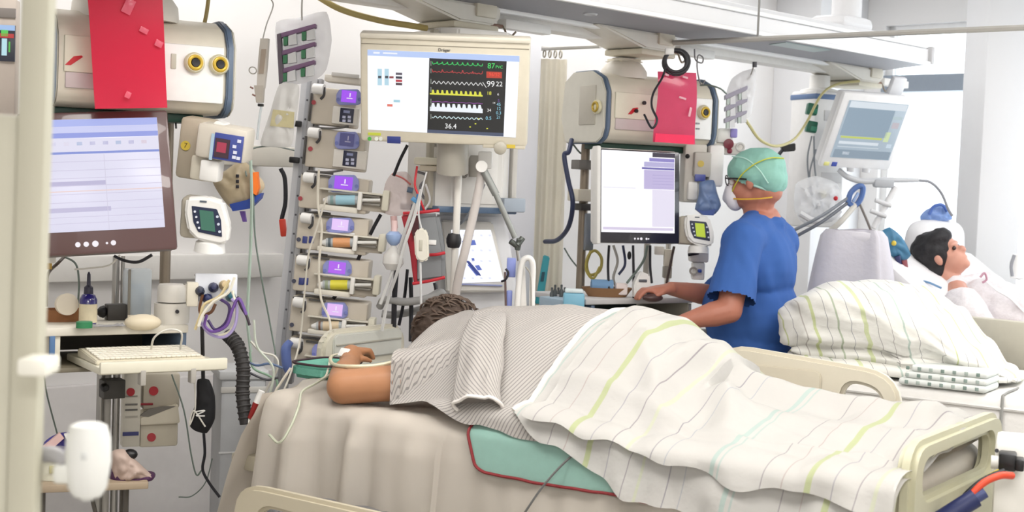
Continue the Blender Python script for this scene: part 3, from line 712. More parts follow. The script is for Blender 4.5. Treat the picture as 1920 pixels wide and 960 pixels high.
def syrpump(x0, y0, x1, y1, disp, dcol, chan, syr, label, knobxy, dot, dotm, tags):
    t = T('syringe_pump', label, 'syringe pump', W((x0 + x1) / 2, y1, 4.95), 0, 0, 4.0, PG)
    t.bx('body', PB, x0, y0, x1, y1, 0, .14, .008)
    cx0, cy0, cx1, cy1 = chan; h = cy1 - cy0
    ch = t.bx('syringe_channel', M('#e4dfd2', .45), cx0, cy0 + h * .76, cx1 - (cx1 - cx0) * .45, cy1 + 2, -.04, .05, .004)
    t.bx('upper_lip', M('#ded9cb', .45), cx0, cy0, cx1, cy0 + h * .10, -.035, .04, .002)
    t.bx('channel_back', M('#b9b1a3', .5), cx0 + 4, cy0 + h * .1, cx1 - 4, cy1 - 2, -.004, .006, .001)
    t.bx('drive_block', CREAM, cx1 - 13, cy0 - 1, cx1, cy1 + 1, -.045, .07, .006)
    t.bx('plunger_carriage', M('#8b8780', .4, .3), cx1 - 52, cy0 + h * .2, cx1 - 16, cy0 + h * .34, -.02, .016, .002); t.bx('plunger_carriage', M('#8b8780', .4, .3), cx1 - 52, cy0 + h * .62, cx1 - 16, cy0 + h * .75, -.02, .016, .002)
    t.bx('barrel_clamp', M('#eceae4', .35), syr[1] + 4, cy0 + 2, syr[1] + 12, cy1 - 1, -.05, .05, .003)
    ym = cy0 + h * .46; a, b = t.L(cx0 + 18, ym, -.03), t.L(syr[1] + 6, ym, -.03)
    s = t.part('syringe', MB().cyl(a, b, .0165, n=18), CLEARB)
    MB().cyl(t.L(syr[0], ym, -.03), t.L(syr[1], ym, -.03), .0175, n=18).done('syringe_label', syr[2], s)
    MB().cyl(t.L(cx0 + 22, ym, -.03), t.L(syr[0] - 4, ym, -.03), .0170, n=14).done('fill', M(syr[3], .3), s)
    MB().cyl(t.L(cx0 + 8, ym, -.03), a, .006, .014, 12).done('nozzle', WHITE, s)
    MB().cyl(b, t.L(cx1 - 16, ym, -.03), .006, n=10).done('plunger_rod', M('#e9e8e4', .4), s)
    if dcol: display(t, *disp, dcol[0], dcol[1], -.012)
    t.bx('display_shelf', WHITE, disp[0] - 12, disp[3] + 2, disp[2] + 12, disp[3] + 9, -.014, .02, .003)
    t.part('alarm_light', MB().cyl(t.L(*dot, 0), t.L(*dot, -.006), .008, n=12), dotm)
    for x in tags: t.bx('blue_tag', M('#39427e', .4), x, dot[1] - 6, x + 9, dot[1] + 7, -.004, .005, .001)
    t.part('bracket', MB().tube([t.L(x0 + 6, y0 - 4, -.01), t.L(x0 + 34, y0 - 7, -.01), t.L(x0 + 64, y0 - 4, -.01)], .0045, 6), M('#4e4c4a', .5))
    t.part('vent_ridge', MB().box(t.L(x0 + 52, y0 + 1, 0), (.06, .02, .006), .001), M('#5b5956', .5))
    knob(t, *knobxy)
    return t
MR, MD = M('#a3303a', .4), M('#2c2f45', .4)
syrpump(561, 330, 690, 396, (627, 331, 661, 355), ('#a24bf0', .95), (598, 358, 729, 395), (630, 666, M('#9cc8d8', .4), '#7f9a9a'), 'third pump from the top, its syringe wearing a light blue label', (571, 332), (563, 372), MR, ())
syrpump(556, 405, 690, 473, (622, 411, 653, 432), ('#e3c4f6', 1.0), (594, 440, 722, 472), (625, 657, M('#d99a68', .4), '#56626a'), 'fourth pump from the top, its syringe wearing an orange label', (566, 408), (560, 449), MD, (567, 579))
syrpump(550, 483, 690, 552, (616, 491, 648, 513), ('#b060ee', .95), (588, 518, 712, 553), (620, 652, M('#d8cf3e', .4), '#8f9a80'), 'fifth pump from the top, its syringe wearing a yellow label', (559, 487), (551, 527), MD, (560, 569))
syrpump(543, 562, 688, 628, (613, 570, 642, 592), ('#e2b8f2', 1.0), (576, 598, 702, 627), (606, 636, M('#d9c6a6', .4), '#7d5e4c'), 'sixth pump from the top, its syringe wearing a cream label', (552, 566), (547, 609), MD, ())
syrpump(538, 640, 686, 700, (594, 648, 622, 670), ('#b870ee', .9), (570, 672, 690, 700), (600, 632, M('#d8d4cc', .4), '#a0a0a0'), 'lowest infusion pump, half hidden behind the bed headboard', (546, 642), (541, 690), MD, ())
t = T('hand_grip', 'blue plastic hand grip at the foot of the pump tower rail', 'grip', W(541, 672, 4.86), 0, 0, 5, solo=True)
t.solo(MB().tube([t.L(545, 640), t.L(536, 655), t.L(538, 685), t.L(541, 700)], [.012, .018, .018, .01], 10), M('#6478b4', .4))

# leads and tubes on the left
cable('infusion_line', 'thin cream infusion line running down the front of the pump tower', 'tube', [(598, 318, 4.83), (596, 380, 4.83), (603, 430, 4.83), (598, 500, 4.83), (602, 560, 4.83), (618, 600, 4.8), (620, 640, 4.6)], .0045, M('#dcd6c8', .4))
cable('infusion_line', 'second thin cream infusion line left of the first on the pump tower', 'tube', [(612, 370, 4.82), (590, 440, 4.82), (578, 480, 4.82), (570, 560, 4.82), (562, 640, 4.8), (545, 700, 4.65), (520, 760, 4.5)], .0035, M('#cfcabd', .4))
cable('green_line', 'pale green oxygen tube hanging straight down left of the pump tower', 'tube', [(470, 300, 4.4), (472, 380, 4.4), (470, 460, 4.4), (466, 540, 4.4), (464, 600, 4.4), (470, 660, 4.4)], .0055, M('#9fb0a4', .4))
cable('grey_line', 'thin dark grey line beside the pale green tube', 'tube', [(466, 292, 4.42), (474, 340, 4.42), (478, 440, 4.42), (490, 520, 4.45), (505, 600, 4.5), (517, 665, 4.5)], .003, CORDG)
cable('outlet_lead', 'grey lead looping from the wall outlet strip', 'cable', [(552, 282, 5.2), (510, 274, 4.9), (470, 280, 4.6), (458, 300, 4.5), (462, 330, 4.4)], .003, CORDG)
cable('black_lead', 'black cable hanging down the wall left of the pump tower', 'cable', [(526, 316, 5.2), (534, 335, 5.2), (535, 380, 5.2), (528, 415, 5.2), (534, 443, 5.2)], .009, CORDK)
t = T('red_connector', 'red connector clipped on the black cable left of the pump tower', 'connector', W(531, 427, 5.17), 0, 0, -8, solo=True); t.solo(MB().box((0, 0, 0), (.024, .02, .066), .005), M('#d13f2c', .4))
cable('hanging_lead', 'black lead hanging in an arc under the left monitor', 'cable', [(214, 480, 4.2), (235, 489, 4.2), (260, 491, 4.2), (285, 478, 4.2)], .005, CORDK)
cable('pale_lead', 'pale thin lead sagging under the left monitor', 'cable', [(225, 478, 4.2), (205, 497, 4.2), (165, 503, 4.2), (140, 505, 4.2)], .003, CORDW)
cable('thin_lead', 'thin grey lead curving down behind the violet bottle', 'cable', [(118, 480, 4.35), (142, 495, 4.35), (148, 530, 4.35), (146, 575, 4.35)], .0035, CORDG)
cable('regulator_lead', 'dark tube rising behind the brown dish at far left', 'cable', [(87, 575, 4.35), (88, 530, 4.35), (92, 510, 4.3), (108, 494, 4.25), (120, 482, 4.3)], .005, M('#4a3d33', .5))
cable('keyboard_lead', 'white keyboard lead looping out of the shelf recess', 'cable', [(283, 655, 4.05), (290, 632, 4.0), (315, 618, 4.0), (340, 624, 4.0), (338, 655, 4.05)], .0032, CORDW)
lp = [('white', M('#e6e2d4', .4), [(440, 520), (428, 548), (400, 566), (380, 590), (372, 612)]), ('cream', M('#d8c79a', .4), [(430, 525), (412, 555), (384, 570), (376, 590), (366, 618)]), ('purple', M('#6b4a94', .4), [(388, 590), (384, 610), (400, 622), (425, 610), (436, 580), (448, 560), (462, 590)]), ('lilac', M('#a79ac8', .4), [(374, 600), (392, 625), (420, 632), (440, 612), (444, 575), (434, 560)]), ('dark violet', M('#453068', .4), [(390, 600), (404, 618), (424, 604), (430, 575), (412, 560)]), ('dark', M('#3b2f3a', .4), [(445, 556), (452, 575), (462, 592), (468, 610)]), ('brown', M('#6a4630', .4), [(380, 552), (374, 580), (380, 590), (396, 585), (404, 570)]), ('ivory', M('#efe9d6', .4), [(436, 545), (440, 570), (442, 600), (430, 622), (410, 630)])]
for i, (nm, m, pts) in enumerate(lp): cable('patch_lead', 'looped %s lead plugged into the white patch panel' % nm, 'cable', [(x, y, 4.10 + .012 * i) for x, y in pts], .0048, m)
hs = cable('breathing_hose', 'thick black corrugated hose hanging beside the grey bin', 'hose', [(428, 628, 4.3), (446, 650, 4.27), (456, 690, 4.25), (455, 740, 4.24), (462, 795, 4.22)], .020, M('#2d2b2b', .6), n=12, per=10)
for k in range(22):
    pts = spline([W(428, 628, 4.3), W(446, 650, 4.27), W(456, 690, 4.25), W(455, 740, 4.24), W(462, 795, 4.22)], 10)
    i = min(len(pts) - 2, int(k * (len(pts) - 1) / 22)); MB().torus(pts[i] - hs.location, .020, .0035, pts[i + 1] - pts[i], 14, 6).done('hose_rib', M('#3a3838', .6), hs)
t = T('connector_plug', 'white and dark red plug hanging by the black hose', 'connector', W(478, 762, 4.2), 0, 0, 22)
t.part('white_end', MB().cyl((0, 0, .012), (0, 0, .052), .0105), WHITE); t.part('red_end', MB().cyl((0, 0, .012), (0, 0, -.04), .011, .007), M('#8d1f1c', .4))
cable('plug_lead', 'thin cream lead trailing from the red plug onto the mattress', 'cable', [(467, 785, 4.2), (468, 800, 4.18), (485, 798, 4.12), (500, 790, 4.1)], .003, CORDW)
# tangle of thin tubes at the bed corner
for i, (h, nm, pts) in enumerate([('#8fae96', 'pale green', [(468, 660), (475, 690), (505, 705), (520, 720), (510, 790)]), ('#c9c6bc', 'ivory', [(470, 640), (490, 660), (515, 668), (520, 690), (495, 740)]), ('#5a6d8d', 'blue grey', [(455, 672), (480, 685), (505, 682), (530, 690)]), ('#4a4a50', 'charcoal', [(450, 690), (470, 700), (500, 712), (522, 708)]), ('#b9c0b4', 'sage', [(476, 600), (482, 650), (512, 690), (505, 740), (490, 765)]), ('#d6cfc0', 'cream', [(545, 690), (525, 720), (515, 740), (508, 800)])]):
    cable('tangled_tube', '%s thin tube in the tangle at the bed corner' % nm, 'tube', [(x, y, 4.38 - .03 * i) for x, y in pts], .0042, M(h, .4))
# grey bin and wall boxes
gb = T('waste_bin', 'tall light grey bin standing between the shelf and the bed', 'bin', Vector((W(446, 800, 4.62).x, 4.62, 0)), 20)
gz = W(446, 700, 4.62).z
gb.part('body', MB().box((0, 0, gz / 2), (.15, .2, gz), .015), M('#aeb0b3', .5)); gb.part('lid', MB().box((0, 0, gz + .008), (.165, .215, .03), .008), M('#bfc1c3', .45)); gb.part('seam', MB().box((0, -.1, gz * .72), (.152, .006, .006), .001), M('#d2d3d4', .5))
gb.part('lid_rim', MB().box((0, -.098, gz - .04), (.15, .012, .02), .003), LGREY)
db = T('box_dispenser', 'beige wall dispenser unit with red stickers below the keyboard tray', 'dispenser', W(290, 830, 4.62), 25)
db.bx('label_column', M('#cfcabd', .5), 231, 690, 264, 838, -.02, .05, .004)
for (a, b, h) in ((757, 760, '#6d6a66'), (767, 770, '#5a5754'), (780, 783, '#aaa59a'), (742, 744, '#8b867d')): db.bx('printed_line', M(h, .5), 235, a, 258, b, -.0225, .003, 0)
db.bx('blue_line', M('#3b3f74', .5), 230, 810, 260, 817, -.0225, .003, 0)
db.bx('upper_bin', M('#bdb5a4', .5), 268, 700, 338, 768, 0, .14, .01); db.bx('lower_bin', M('#cdc5b2', .5), 262, 794, 334, 838, 0, .15, .008)
db.pr('curved_lip', M('#d8d0bd', .45), [(262, 783), (290, 768), (334, 758), (338, 794), (262, 798)], -.02, .1, bev=.004); db.pr('grey_slot', M('#77726a', .6), [(262, 780), (278, 768), (305, 762), (330, 762), (308, 770), (278, 782)], -.022, .01)  # grey strip set along the top of the curved lip
for (x, y, r) in ((245, 735, .0135), (288, 733, .0155), (284, 820, .0145)): db.part('red_sticker', MB().cyl(db.L(x, y, -.024 if x < 262 else -.002), db.L(x, y, -.026 if x < 262 else -.004), r, n=20), M('#b0262f', .5))
db.bx('red_latch', M('#8f2430', .5), 262, 756, 287, 760, -.004, .008, .001); db.bx('dark_slot', M('#35332f', .5), 261, 705, 265, 755, .0, .004, 0); db.bx('dark_slot', M('#35332f', .5), 257, 800, 262, 835, -.012, .02, 0)
# black pouch with its lead
bp = T('black_pouch', 'black fabric pouch hung by a cord below the shelf', 'pouch', W(380, 760, 4.25), 10)
crumple(bp, 'pouch_body', [(370, 712), (392, 712), (403, 742), (403, 785), (388, 812), (366, 808), (355, 795), (368, 750)], 0, .05, M('#17171b', .8), 12, .008)
bp.part('cord', MB().tube([bp.L(364, 700, -.03), bp.L(366, 765, -.032), bp.L(355, 798, -.03), bp.L(363, 770, -.034), bp.L(385, 800, -.034)], .0025), CORDW)
bp.part('knot', MB().tube([bp.L(366, 772, -.034), bp.L(384, 770, -.037), bp.L(368, 779, -.036), bp.L(384, 780, -.036)], .0022), WHITE)
bp.part('strap', MB().tube([bp.L(379, 612, 0), bp.L(380, 660, 0), bp.L(381, 715, 0)], .006), BLACK)
cable('power_lead', 'black power lead hanging from the black pouch', 'cable', [(382, 812, 4.25), (384, 850, 4.25), (380, 880, 4.25), (392, 905, 4.25), (412, 932, 4.25)], .005, CORDK)
cable('wall_lead', 'thin grey lead hanging to a point beside the black pouch', 'cable', [(322, 702, 4.45), (345, 770, 4.45), (358, 850, 4.45), (368, 890, 4.45), (378, 882, 4.45)], .0028, CORDG)
cable('wall_lead', 'thin pale lead curving low on the wall under the pouch', 'cable', [(398, 860, 4.6), (385, 905, 4.6), (360, 930, 4.6), (335, 932, 4.6)], .002, CORDG)
cable('wall_lead', 'thin grey lead hanging behind the dispenser at far left', 'cable', [(82, 700, 4.4), (88, 740, 4.4), (105, 805, 4.4), (112, 830, 4.4)], .0028, CORDG)
# lower side table with its things
lt = T('side_table', 'low beige table with thin legs under the shelf at lower left', 'table', Vector((W(175, 905, 3.95).x, 3.95, 0)), 20)
tz = W(175, 905, 3.95).z
pl, prr = lt.L(60, 905, 0).x, lt.L(278, 905, 0).x
lt.part('top', MB().box(((pl + prr) / 2, .09, tz - .012), (prr - pl, .2, .022), .004), M('#a3927c', .5))
for x in (pl + .03, prr - .06): 
    for y in (.02, .16): lt.part('leg', MB().cyl((x, y, 0), (x, y, tz - .02), .008, n=8), M('#57524c', .4, .4))
lt.part('brace', MB().cyl((prr - .16, .03, tz - .03), (prr - .06, .03, 0.2), .006, n=8), M('#57524c', .4, .4))
def ontab(name, label, cat, px, d, rz=20, solo=False, group=None):
    p = W(px, 900, d); p.z = tz; return T(name, label, cat, p, rz, solo=solo, group=group)
pk = ontab('glove_packet', 'purple and pink packet leaning on the low table at far left', 'packet', 118, 4.06)
crumple(pk, 'packet_body', [(76, 870), (82, 830), (110, 812), (152, 812), (150, 850), (140, 895), (80, 898)], 0, .06, M('#433a8e', .5, var=.35, scale=14), 21, .02)
pk.pr('pink_flap', M('#d9b6b0', .5), [(76, 842), (112, 812), (120, 822), (86, 852)], -.045, .02); pk.pr('white_flap', WHITE, [(120, 815), (128, 813), (146, 842), (138, 850)], -.042, .02)
tb = ontab('ointment_tub', 'white tub with blue side and grey lid on the low table at far left', 'tub', 98, 3.99)
tb.part('tub_body', MB().lathe([(0, 0), (.042, 0), (.045, .06), (0, .06)]), M('#d7d6c4', .4)); tb.part('lid', MB().lathe([(0, .06), (.052, .06), (.054, .075), (.04, .088), (0, .09)]), M('#8f8c9c', .4)); tb.part('blue_side', MB().box((-.058, .02, .035), (.02, .03, .06), .003), M('#3f3f9e', .4)); tb.part('label', MB().box((.005, -.044, .034), (.03, .004, .022), .001), M('#b9b48a', .5))
p2_ = ontab('paper_wrapping', 'crumpled beige and purple wrapping on the right end of the low table', 'wrapping', 248, 4.03)
crumple(p2_, 'wrapping_body', [(208, 848), (232, 842), (252, 860), (282, 888), (286, 896), (240, 901), (212, 898)], 0, .08, M('#b8a398', .6, var=.15, scale=20), 31, .02)
crumple(p2_, 'purple_base', [(205, 868), (218, 888), (262, 892), (290, 886), (288, 898), (250, 906), (205, 906)], .02, .10, M('#4d2b4f', .5), 33, .01)
p2_.part('black_knob', MB().ball(p2_.L(244, 852, .0), (.022, .02, .016)), BLACK)

# foreground dispenser beside the post
ds = T('sanitizer_dispenser', 'white rounded hand sanitizer dispenser close to the camera at lower left', 'dispenser', W(165, 865, 1.74), 10)
k = 1.74 / 2600
ds.part('body', MB().lathe([(0, -68 * k), (26 * k, -66 * k), (36 * k, -50 * k), (43 * k, 0), (41 * k, 45 * k), (34 * k, 68 * k), (22 * k, 74 * k), (0, 75 * k)], (0, 0, 0), n=32, sy=.8), M('#e4e5e1', .35))
ds.part('spout', MB().cyl((0, -.0, -64 * k), (0, 0, -73 * k), 15 * k, 13 * k), M('#d5d6d2', .4)); ds.part('badge', MB().box((-.002, -.0225, 16 * k), (.008, .004, .010), .002), M('#cfd1cf', .4))
ds.part('wall_arm', MB().tube([(-100 * k, .02, 5 * k), (-66 * k, .01, 10 * k), (-38 * k, .0, -4 * k)], 15 * k, 12), M('#a5a4a6', .4))
ds.part('holder', MB().box((-.030, .004, -22 * k), (.024, .028, .026), .006), M('#dcddd6', .4))

# glimpse of another bed's screen through the gap at far left
gs = T('far_screen', 'part of a patient monitor with coloured bars glimpsed at the far left edge', 'monitor', W(4, 80, 4.4), 8)
gs.bx('housing', M('#c2b6ab', .5), -46, -4, 29, 222, .01, .06, .006); gs.bx('dark_band', M('#7e7772', .5), -46, 14, 29, 32, .004, .01, .001)
s = gs.bx('screen', G('#12182c', .9), -40, 46, 28, 114, .002, .01, .001)
for (a, b, c, d, h) in ((-40, 46, 28, 56, '#a8c8f4'), (2, 56, 15, 68, '#5fcf5a'), (-40, 62, 26, 70, '#c23a3a'), (3, 72, 13, 104, '#bfe8f0'), (16, 78, 19, 98, '#59c04a'), (-20, 76, -4, 100, '#d8d048')): on(gs, 'bar', G(h, .9), a, b, c, d, .0005 if d < 100 else .0008, s, .0008)

# ------------------------------------------------------------------ middle pendant, patient monitor, ventilator
pcx = T('pendant_column', 'wide white pendant column with a blue band behind the big patient monitor', 'pendant', Vector((W(860, 330, 5.02).x, 5.02, 0)), 30)
z0, z1 = W(860, 396, 5.0).z, 2.085
pcx.part('body', MB().prism([(-.15, -.10), (-.10, -.15), (.10, -.15), (.15, -.10), (.15, .12), (-.15, .12)], z0, z1, 'xy', .006), M('#dcdad6', .4))
pcx.part('front_panel', MB().box((0, -.151, (z0 + z1) / 2), (.15, .01, z1 - z0 - .06), .003), M('#e6e4e0', .4)); pcx.part('blue_band', MB().box((0, -.0, z0 + .008), (.315, .315, .022), .004), M('#50657f', .4))
pcx.part('side_rail', MB().box((-.168, -.1, (z0 + z1) / 2), (.02, .03, z1 - z0 - .02), .003), M('#a8a294', .4)); pcx.part('side_rail', MB().box((.168, -.1, (z0 + z1) / 2), (.02, .03, z1 - z0 - .02), .003), M('#c9c6c0', .4))
pcx.part('lower_box', MB().box((.13, -.16, z0 + .03), (.09, .06, .05), .006), M('#9aa4b0', .4))
mo = T('patient_monitor', 'large cream patient monitor showing coloured vital sign curves at centre', 'monitor', W(836, 170, 4.6), -1.5, 15)
xs0, zc, mw, mh = mo.rect(676, 70, 992, 268)
mo.part('housing', MB().box((xs0, .05, zc), (mw * .96, .06, mh * .95), .02), M('#c9c2b2', .45))
mo.part('bezel', MB().box((xs0, .012, zc), (mw, .04, mh * 1.02), .012), M('#d9d2c0', .4))
mo.part('top_edge', MB().box((xs0, .014, zc + mh * .50 - .001), (mw * 1.0, .06, .018), .006), M('#e2dccd', .4))
tpz = mo.L(836, 86).z; mo.part('seam', MB().box((xs0, -.0085, tpz), (mw * .985, .002, .0018), 0), M('#8f8878', .5))
s = mo.pr('screen', G('#f6f8fd', 1.05), [(689, 93), (974, 105), (967, 258), (690, 243)], -.0095, .003)
quads(mo, 'title_bar', [[(689, 93), (974, 105), (974, 116), (689, 104)]], -.0098, G('#b9cdf6', 1.0), s)
quads(mo, 'title_text', [[(700, 97), (712, 97.5), (712, 101), (700, 100.5)], [(718, 98), (745, 99), (745, 102), (718, 101)]], -.0101, G('#eef2ff', 1.0), s)
quads(mo, 'curve_field', [[(805, 109), (950, 115), (944, 256), (801, 249)]], -.0098, G('#17191c', .9), s)
quads(mo, 'curve_strip', [[(802, 243), (944, 249.5), (944, 256), (801, 249)]], -.0101, G('#4d5670', .9), s)
quads(mo, 'curve_strip', [[(805, 109), (900, 113), (900, 117), (805, 113)]], -.0101, G('#101d2d', .9), s)
def tilt(x, y): return (x, y + (x - 805) * .042)
def wave(fn, n=120, x0=810, x1=905): return [tilt(x0 + (x1 - x0) * i / n, fn(i / n)) for i in range(n + 1)]
k46 = 4.6 / 2600
def ln(name, rows, h, wpx, st=.95): return lines(mo, name, rows, -.0104, G(h, st), wpx * k46, s)
ln('green_curve', [wave(lambda t: 119 - (3.5 if (t * 10) % 1 < .12 else 0) + .8 * math.sin(t * 60))], '#35d06a', 1.3)
ln('red_curve', [wave(lambda t: 134 + .8 * math.sin(t * 80) - (4 if (t * 5) % 1 < .06 else 0))], '#b23a3c', 1.5)
ln('white_curve', [wave(lambda t: 155 - 6 * (1 - abs(((t * 11) % 1) * 2 - 1)) + 2)], '#d9d9d9', 1.4); ln('white_curve', [[tilt(905, 150), tilt(912, 160)]], '#d9d9d9', 1.4)
def filled(base, amp, n, duty):
    q = []
    for i in range(n):
        a, b = 808 + i * 97 / n, 808 + (i + 1) * 97 / n; m = (a + b) / 2; wv = (b - a) * duty / 2
        q.append([tilt(m - wv, base - amp), tilt(m + wv * .4, base - amp), tilt(m + wv, base), tilt(m - wv * 1.4, base)])
    q.append([tilt(806, base), tilt(905, base), tilt(905, base + 3), tilt(806, base + 3)]); return q
quads(mo, 'yellow_curve', filled(174, 6, 11, .5), -.0104, G('#e2e24a', .95), s)
quads(mo, 'white_area', filled(200, 7, 10, .62) + [[tilt(806, 200), tilt(905, 200), tilt(905, 208), tilt(806, 208)]], -.0104, G('#eef4fa', 1), s)
ln('purple_curve', [wave(lambda t: 190 + .5 * math.sin(t * 40))], '#8a4a9a', 1.3); ln('cyan_curve', [wave(lambda t: 219 + 1.8 * math.sin(t * 70))], '#cfe6ea', 1.5)
for y in (114, 128, 148, 163, 185, 196, 214): ln('scale_mark', [[tilt(808, y), tilt(808, y + 9)]], '#aeb6ae', .9)
WG, GG, RG, YG, CG = G('#f4f4f4', 1), G('#4be06e', 1), G('#f0503a', 1), G('#e8e84a', 1), G('#8fd0e6', .95)
quads(mo, 'alarm_field', [[(912, 134), (941, 135), (941, 147), (912, 146)]], -.0101, G('#c8402f', .9), s)
for body, x, y, h, m in (('87', 921, 124, 11, GG), ('PVC', 936, 126, 6, GG), ('96/52', 927, 140, 7, RG), ('99', 920, 158, 12, WG), ('22', 936, 158, 10, WG), ('18', 917, 175, 7, YG), ('6', 934, 177, 5, WG), ('5', 935, 189, 6, PURPLE), ('36.4', 845, 237, 10, WG), ('34', 917, 207, 6, WG), ('0.5', 916, 222, 7, CG), ('14', 926, 193, 4, WG)):
    mo.ptext(body, x, y, h * .95, -.0106, m, s)
for i, y in enumerate((196, 204, 212, 220)): mo.ptext(('45', '12', '0.3', '21')[i], 935, y, 6, -.0106, CG, s)
for (x, y) in ((880, 237), (912, 240), (890, 231), (896, 222)): quads(mo, 'tiny_mark', [[(x, y), (x + 3, y), (x + 3, y + 2), (x, y + 2)]], -.0104, YG, s)
for x in (708, 721): quads(mo, 'bar_gauge', [[(x, 129), (x + 8, 129.4), (x + 8, 160), (x, 159.6)]], -.0101, G('#b9dcec', .95), s); quads(mo, 'gauge_mark', [[(x + 1, 142), (x + 7, 142), (x + 7, 147), (x + 1, 147)]], -.0104, G('#4c545e', .9), s)
quads(mo, 'gauge_mark', [[(730, 143), (738, 143), (738, 147), (730, 147)]], -.0101, G('#9a4a4e', .9), s)
for (y, h) in ((136, '#6a6470'), (143, '#3c3c4c'), (149, '#c23c4a'), (155, '#54424c')): quads(mo, 'gauge_mark', [[(742, y), (754, y + .5), (754, y + 5), (742, y + 4.5)]], -.0101, G(h, .9), s)
quads(mo, 'value_mark', [[(726, 195), (736, 195.5), (736, 200), (726, 199.5)]], -.0101, G('#e87a6a', .95), s); quads(mo, 'value_mark', [[(738, 187), (750, 187.5), (750, 192), (738, 191.5)]], -.0101, G('#a9d4e4', .95), s)
mo.ptext('Dräger', 833, 94, 6, -.0096, DARK)
q = mo.L(938, 277, -.012); mo.part('rotary_knob', MB().lathe([(0, 0), (.022, 0), (.021, .012), (.015, .016), (0, .017)], q, (0, -1, 0), 24), M('#b8b3a6', .35))
mo.bx('chin', M('#d9d2c0', .4), 905, 268, 985, 279, -.004, .03, .004)
mo.bx('yellow_sticker', YEL, 950, 269, 966, 278, -.0062, .002, 0); mo.bx('blue_plate', M('#323f86', .4), 726, 256, 751, 269, -.010, .004, .001); mo.bx('yellow_strip', M('#c6d04a', .4), 690, 249, 714, 254, -.010, .003, 0)
for x, h in ((693, '#4fae4a'), (706, '#e9eee4'), (714, '#dfe3dc')): q = mo.L(x, 260, -.009); mo.part('indicator', MB().cyl(q, q + Vector((0, -.003, 0)), .0065, n=12), M(h, .4))
mo.part('tilt_mount', MB().cyl((.02, .09, -.15), (.02, .09, -.30), .055, n=20), M('#aaa69c', .4)); mo.part('mount_plate', MB().box((.02, .075, -.12), (.16, .06, .12), .01), GREYP)
ar = T('monitor_arm', 'beige two-part bracket arm under the big patient monitor', 'arm', W(828, 308, 4.82), 0)
ar.bx('upper_bar', CREAM, 776, 296, 868, 310, 0, .06, .006); ar.bx('lower_bar', M('#cfc7b4', .45), 786, 311, 872, 322, .01, .05, .006); ar.bx('upright', M('#e2e0da', .4), 810, 275, 842, 297, .02, .05, .004)
ar.part('joint', MB().lathe([(0, 0), (.026, 0), (.028, .03), (.03, .06), (.022, .075), (0, .075)], ar.L(893, 332, .02), (0, 0, 1), 18), M('#b5b2aa', .4))
ar.part('cross_bar', MB().cyl(ar.L(868, 318, .03), ar.L(893, 318, .03), .012), M('#c0bcb2', .4))
ar.part('hook', MB().tube([ar.L(866, 322, -.01), ar.L(866, 330, -.015), ar.L(872, 332, -.015), ar.L(876, 326, -.01)], .004), M('#7d7a74', .4))
ar.part('white_clamp', MB().box(ar.L(910, 300, .0), (.05, .05, .06), .008), WHITE)
ivp = T('infusion_pole', 'white infusion pole with an oval black grip in front of the ventilator', 'pole', Vector((W(842, 560, 4.8).x, 4.8, 0)))
zz = [W(842, y, 4.8).z for y in (318, 436, 466)]
ivp.part('shaft', MB().cyl((0.012, 0, .98), (.018, 0, zz[0]), .0125), M('#e4e1da', .35)); ivp.part('grip', MB().lathe([(0, zz[2]), (.02, zz[2] + .004), (.026, zz[2] + .02), (.026, zz[1] - .02), (.02, zz[1] - .004), (0, zz[1])], (.009, 0, 0), n=18), M('#1d1c1f', .5))
cable('breathing_tube', 'thick translucent breathing tube hanging in front of the ventilator screen', 'tube', [(904, 322, 4.74), (897, 360, 4.74), (886, 410, 4.74), (872, 470, 4.74), (860, 520, 4.76), (853, 562, 4.78)], .0155, M('#d3ccc8', .3, trans=.12), n=12)
fa = T('support_arm', 'jointed grey metal support arm reaching down right of the breathing tube', 'arm', W(905, 315, 4.72))
for a, b, r in (((906, 318), (930, 365), .013), ((930, 365), (966, 446), .010)): fa.part('segment', MB().cyl(fa.L(*a), fa.L(*b), r), M('#8e918e', .35, .4))
fa.part('upper_joint', MB().cyl(fa.L(903, 312, -.02), fa.L(903, 312, .02), .02), WHITE)
for (x, y, dx, dy) in ((957, 452, 16, 12), (970, 460, 10, -14), (974, 448, -4, 20)): fa.part('clamp', MB().cyl(fa.L(x, y, -.01), fa.L(x + dx, y + dy, .0), .010, n=10), M('#5b605c', .4, .4))
fa.part('end_rod', MB().cyl(fa.L(968, 458), fa.L(973, 489), .006), STEEL)
vn = T('ventilator', 'white ventilator with a bright touch screen of blue marks behind the bed head', 'ventilator', Vector((W(895, 560, 5.0).x, 5.0, 0)), 4)
vn.part('trolley', MB().prism([(-.10, 0), (.13, 0), (.13, .75), (-.10, .75)], .06, .32, 'xz', .01), M('#cfd1d6', .45))
for (a, b) in ((-.12, .04), (.14, .04), (-.12, .34), (.14, .34)): vn.part('castor', MB().cyl((a, b, .03), (a + .03, b, .03), .03, n=12), DARK)
vn.pr('body', M('#dedfe2', .4), [(820, 398), (948, 402), (972, 560), (975, 600), (815, 600)], .05, .2, bev=.01)
vn.pr('screen_frame', M('#d6d4ce', .4), [(828, 412), (924, 417), (952, 548), (836, 548)], .0, .05, bev=.006)
vsn = vn.pr('screen', G('#f7f8fd', 1.05), [(846, 431), (920, 431), (945, 528), (855, 531)], -.003, .003)
quads(vn, 'button_field', [[(866, 452), (890, 450), (893, 459), (872, 461)], [(876, 496), (882, 496), (900, 516), (893, 517)], [(890, 498), (898, 497), (904, 506), (896, 507)], [(884, 484), (889, 484), (890, 489), (885, 489)]], -.0036, G('#5a6fc4', .95), vsn)
for x in (868, 884, 900, 916):
    for y in (440, 468, 488, 520): quads(vn, 'button_mark', [[(x, y), (x + 4, y), (x + 5, y + 3), (x + 1, y + 3)]], -.0036, G('#e1e5f5', 1), vsn)
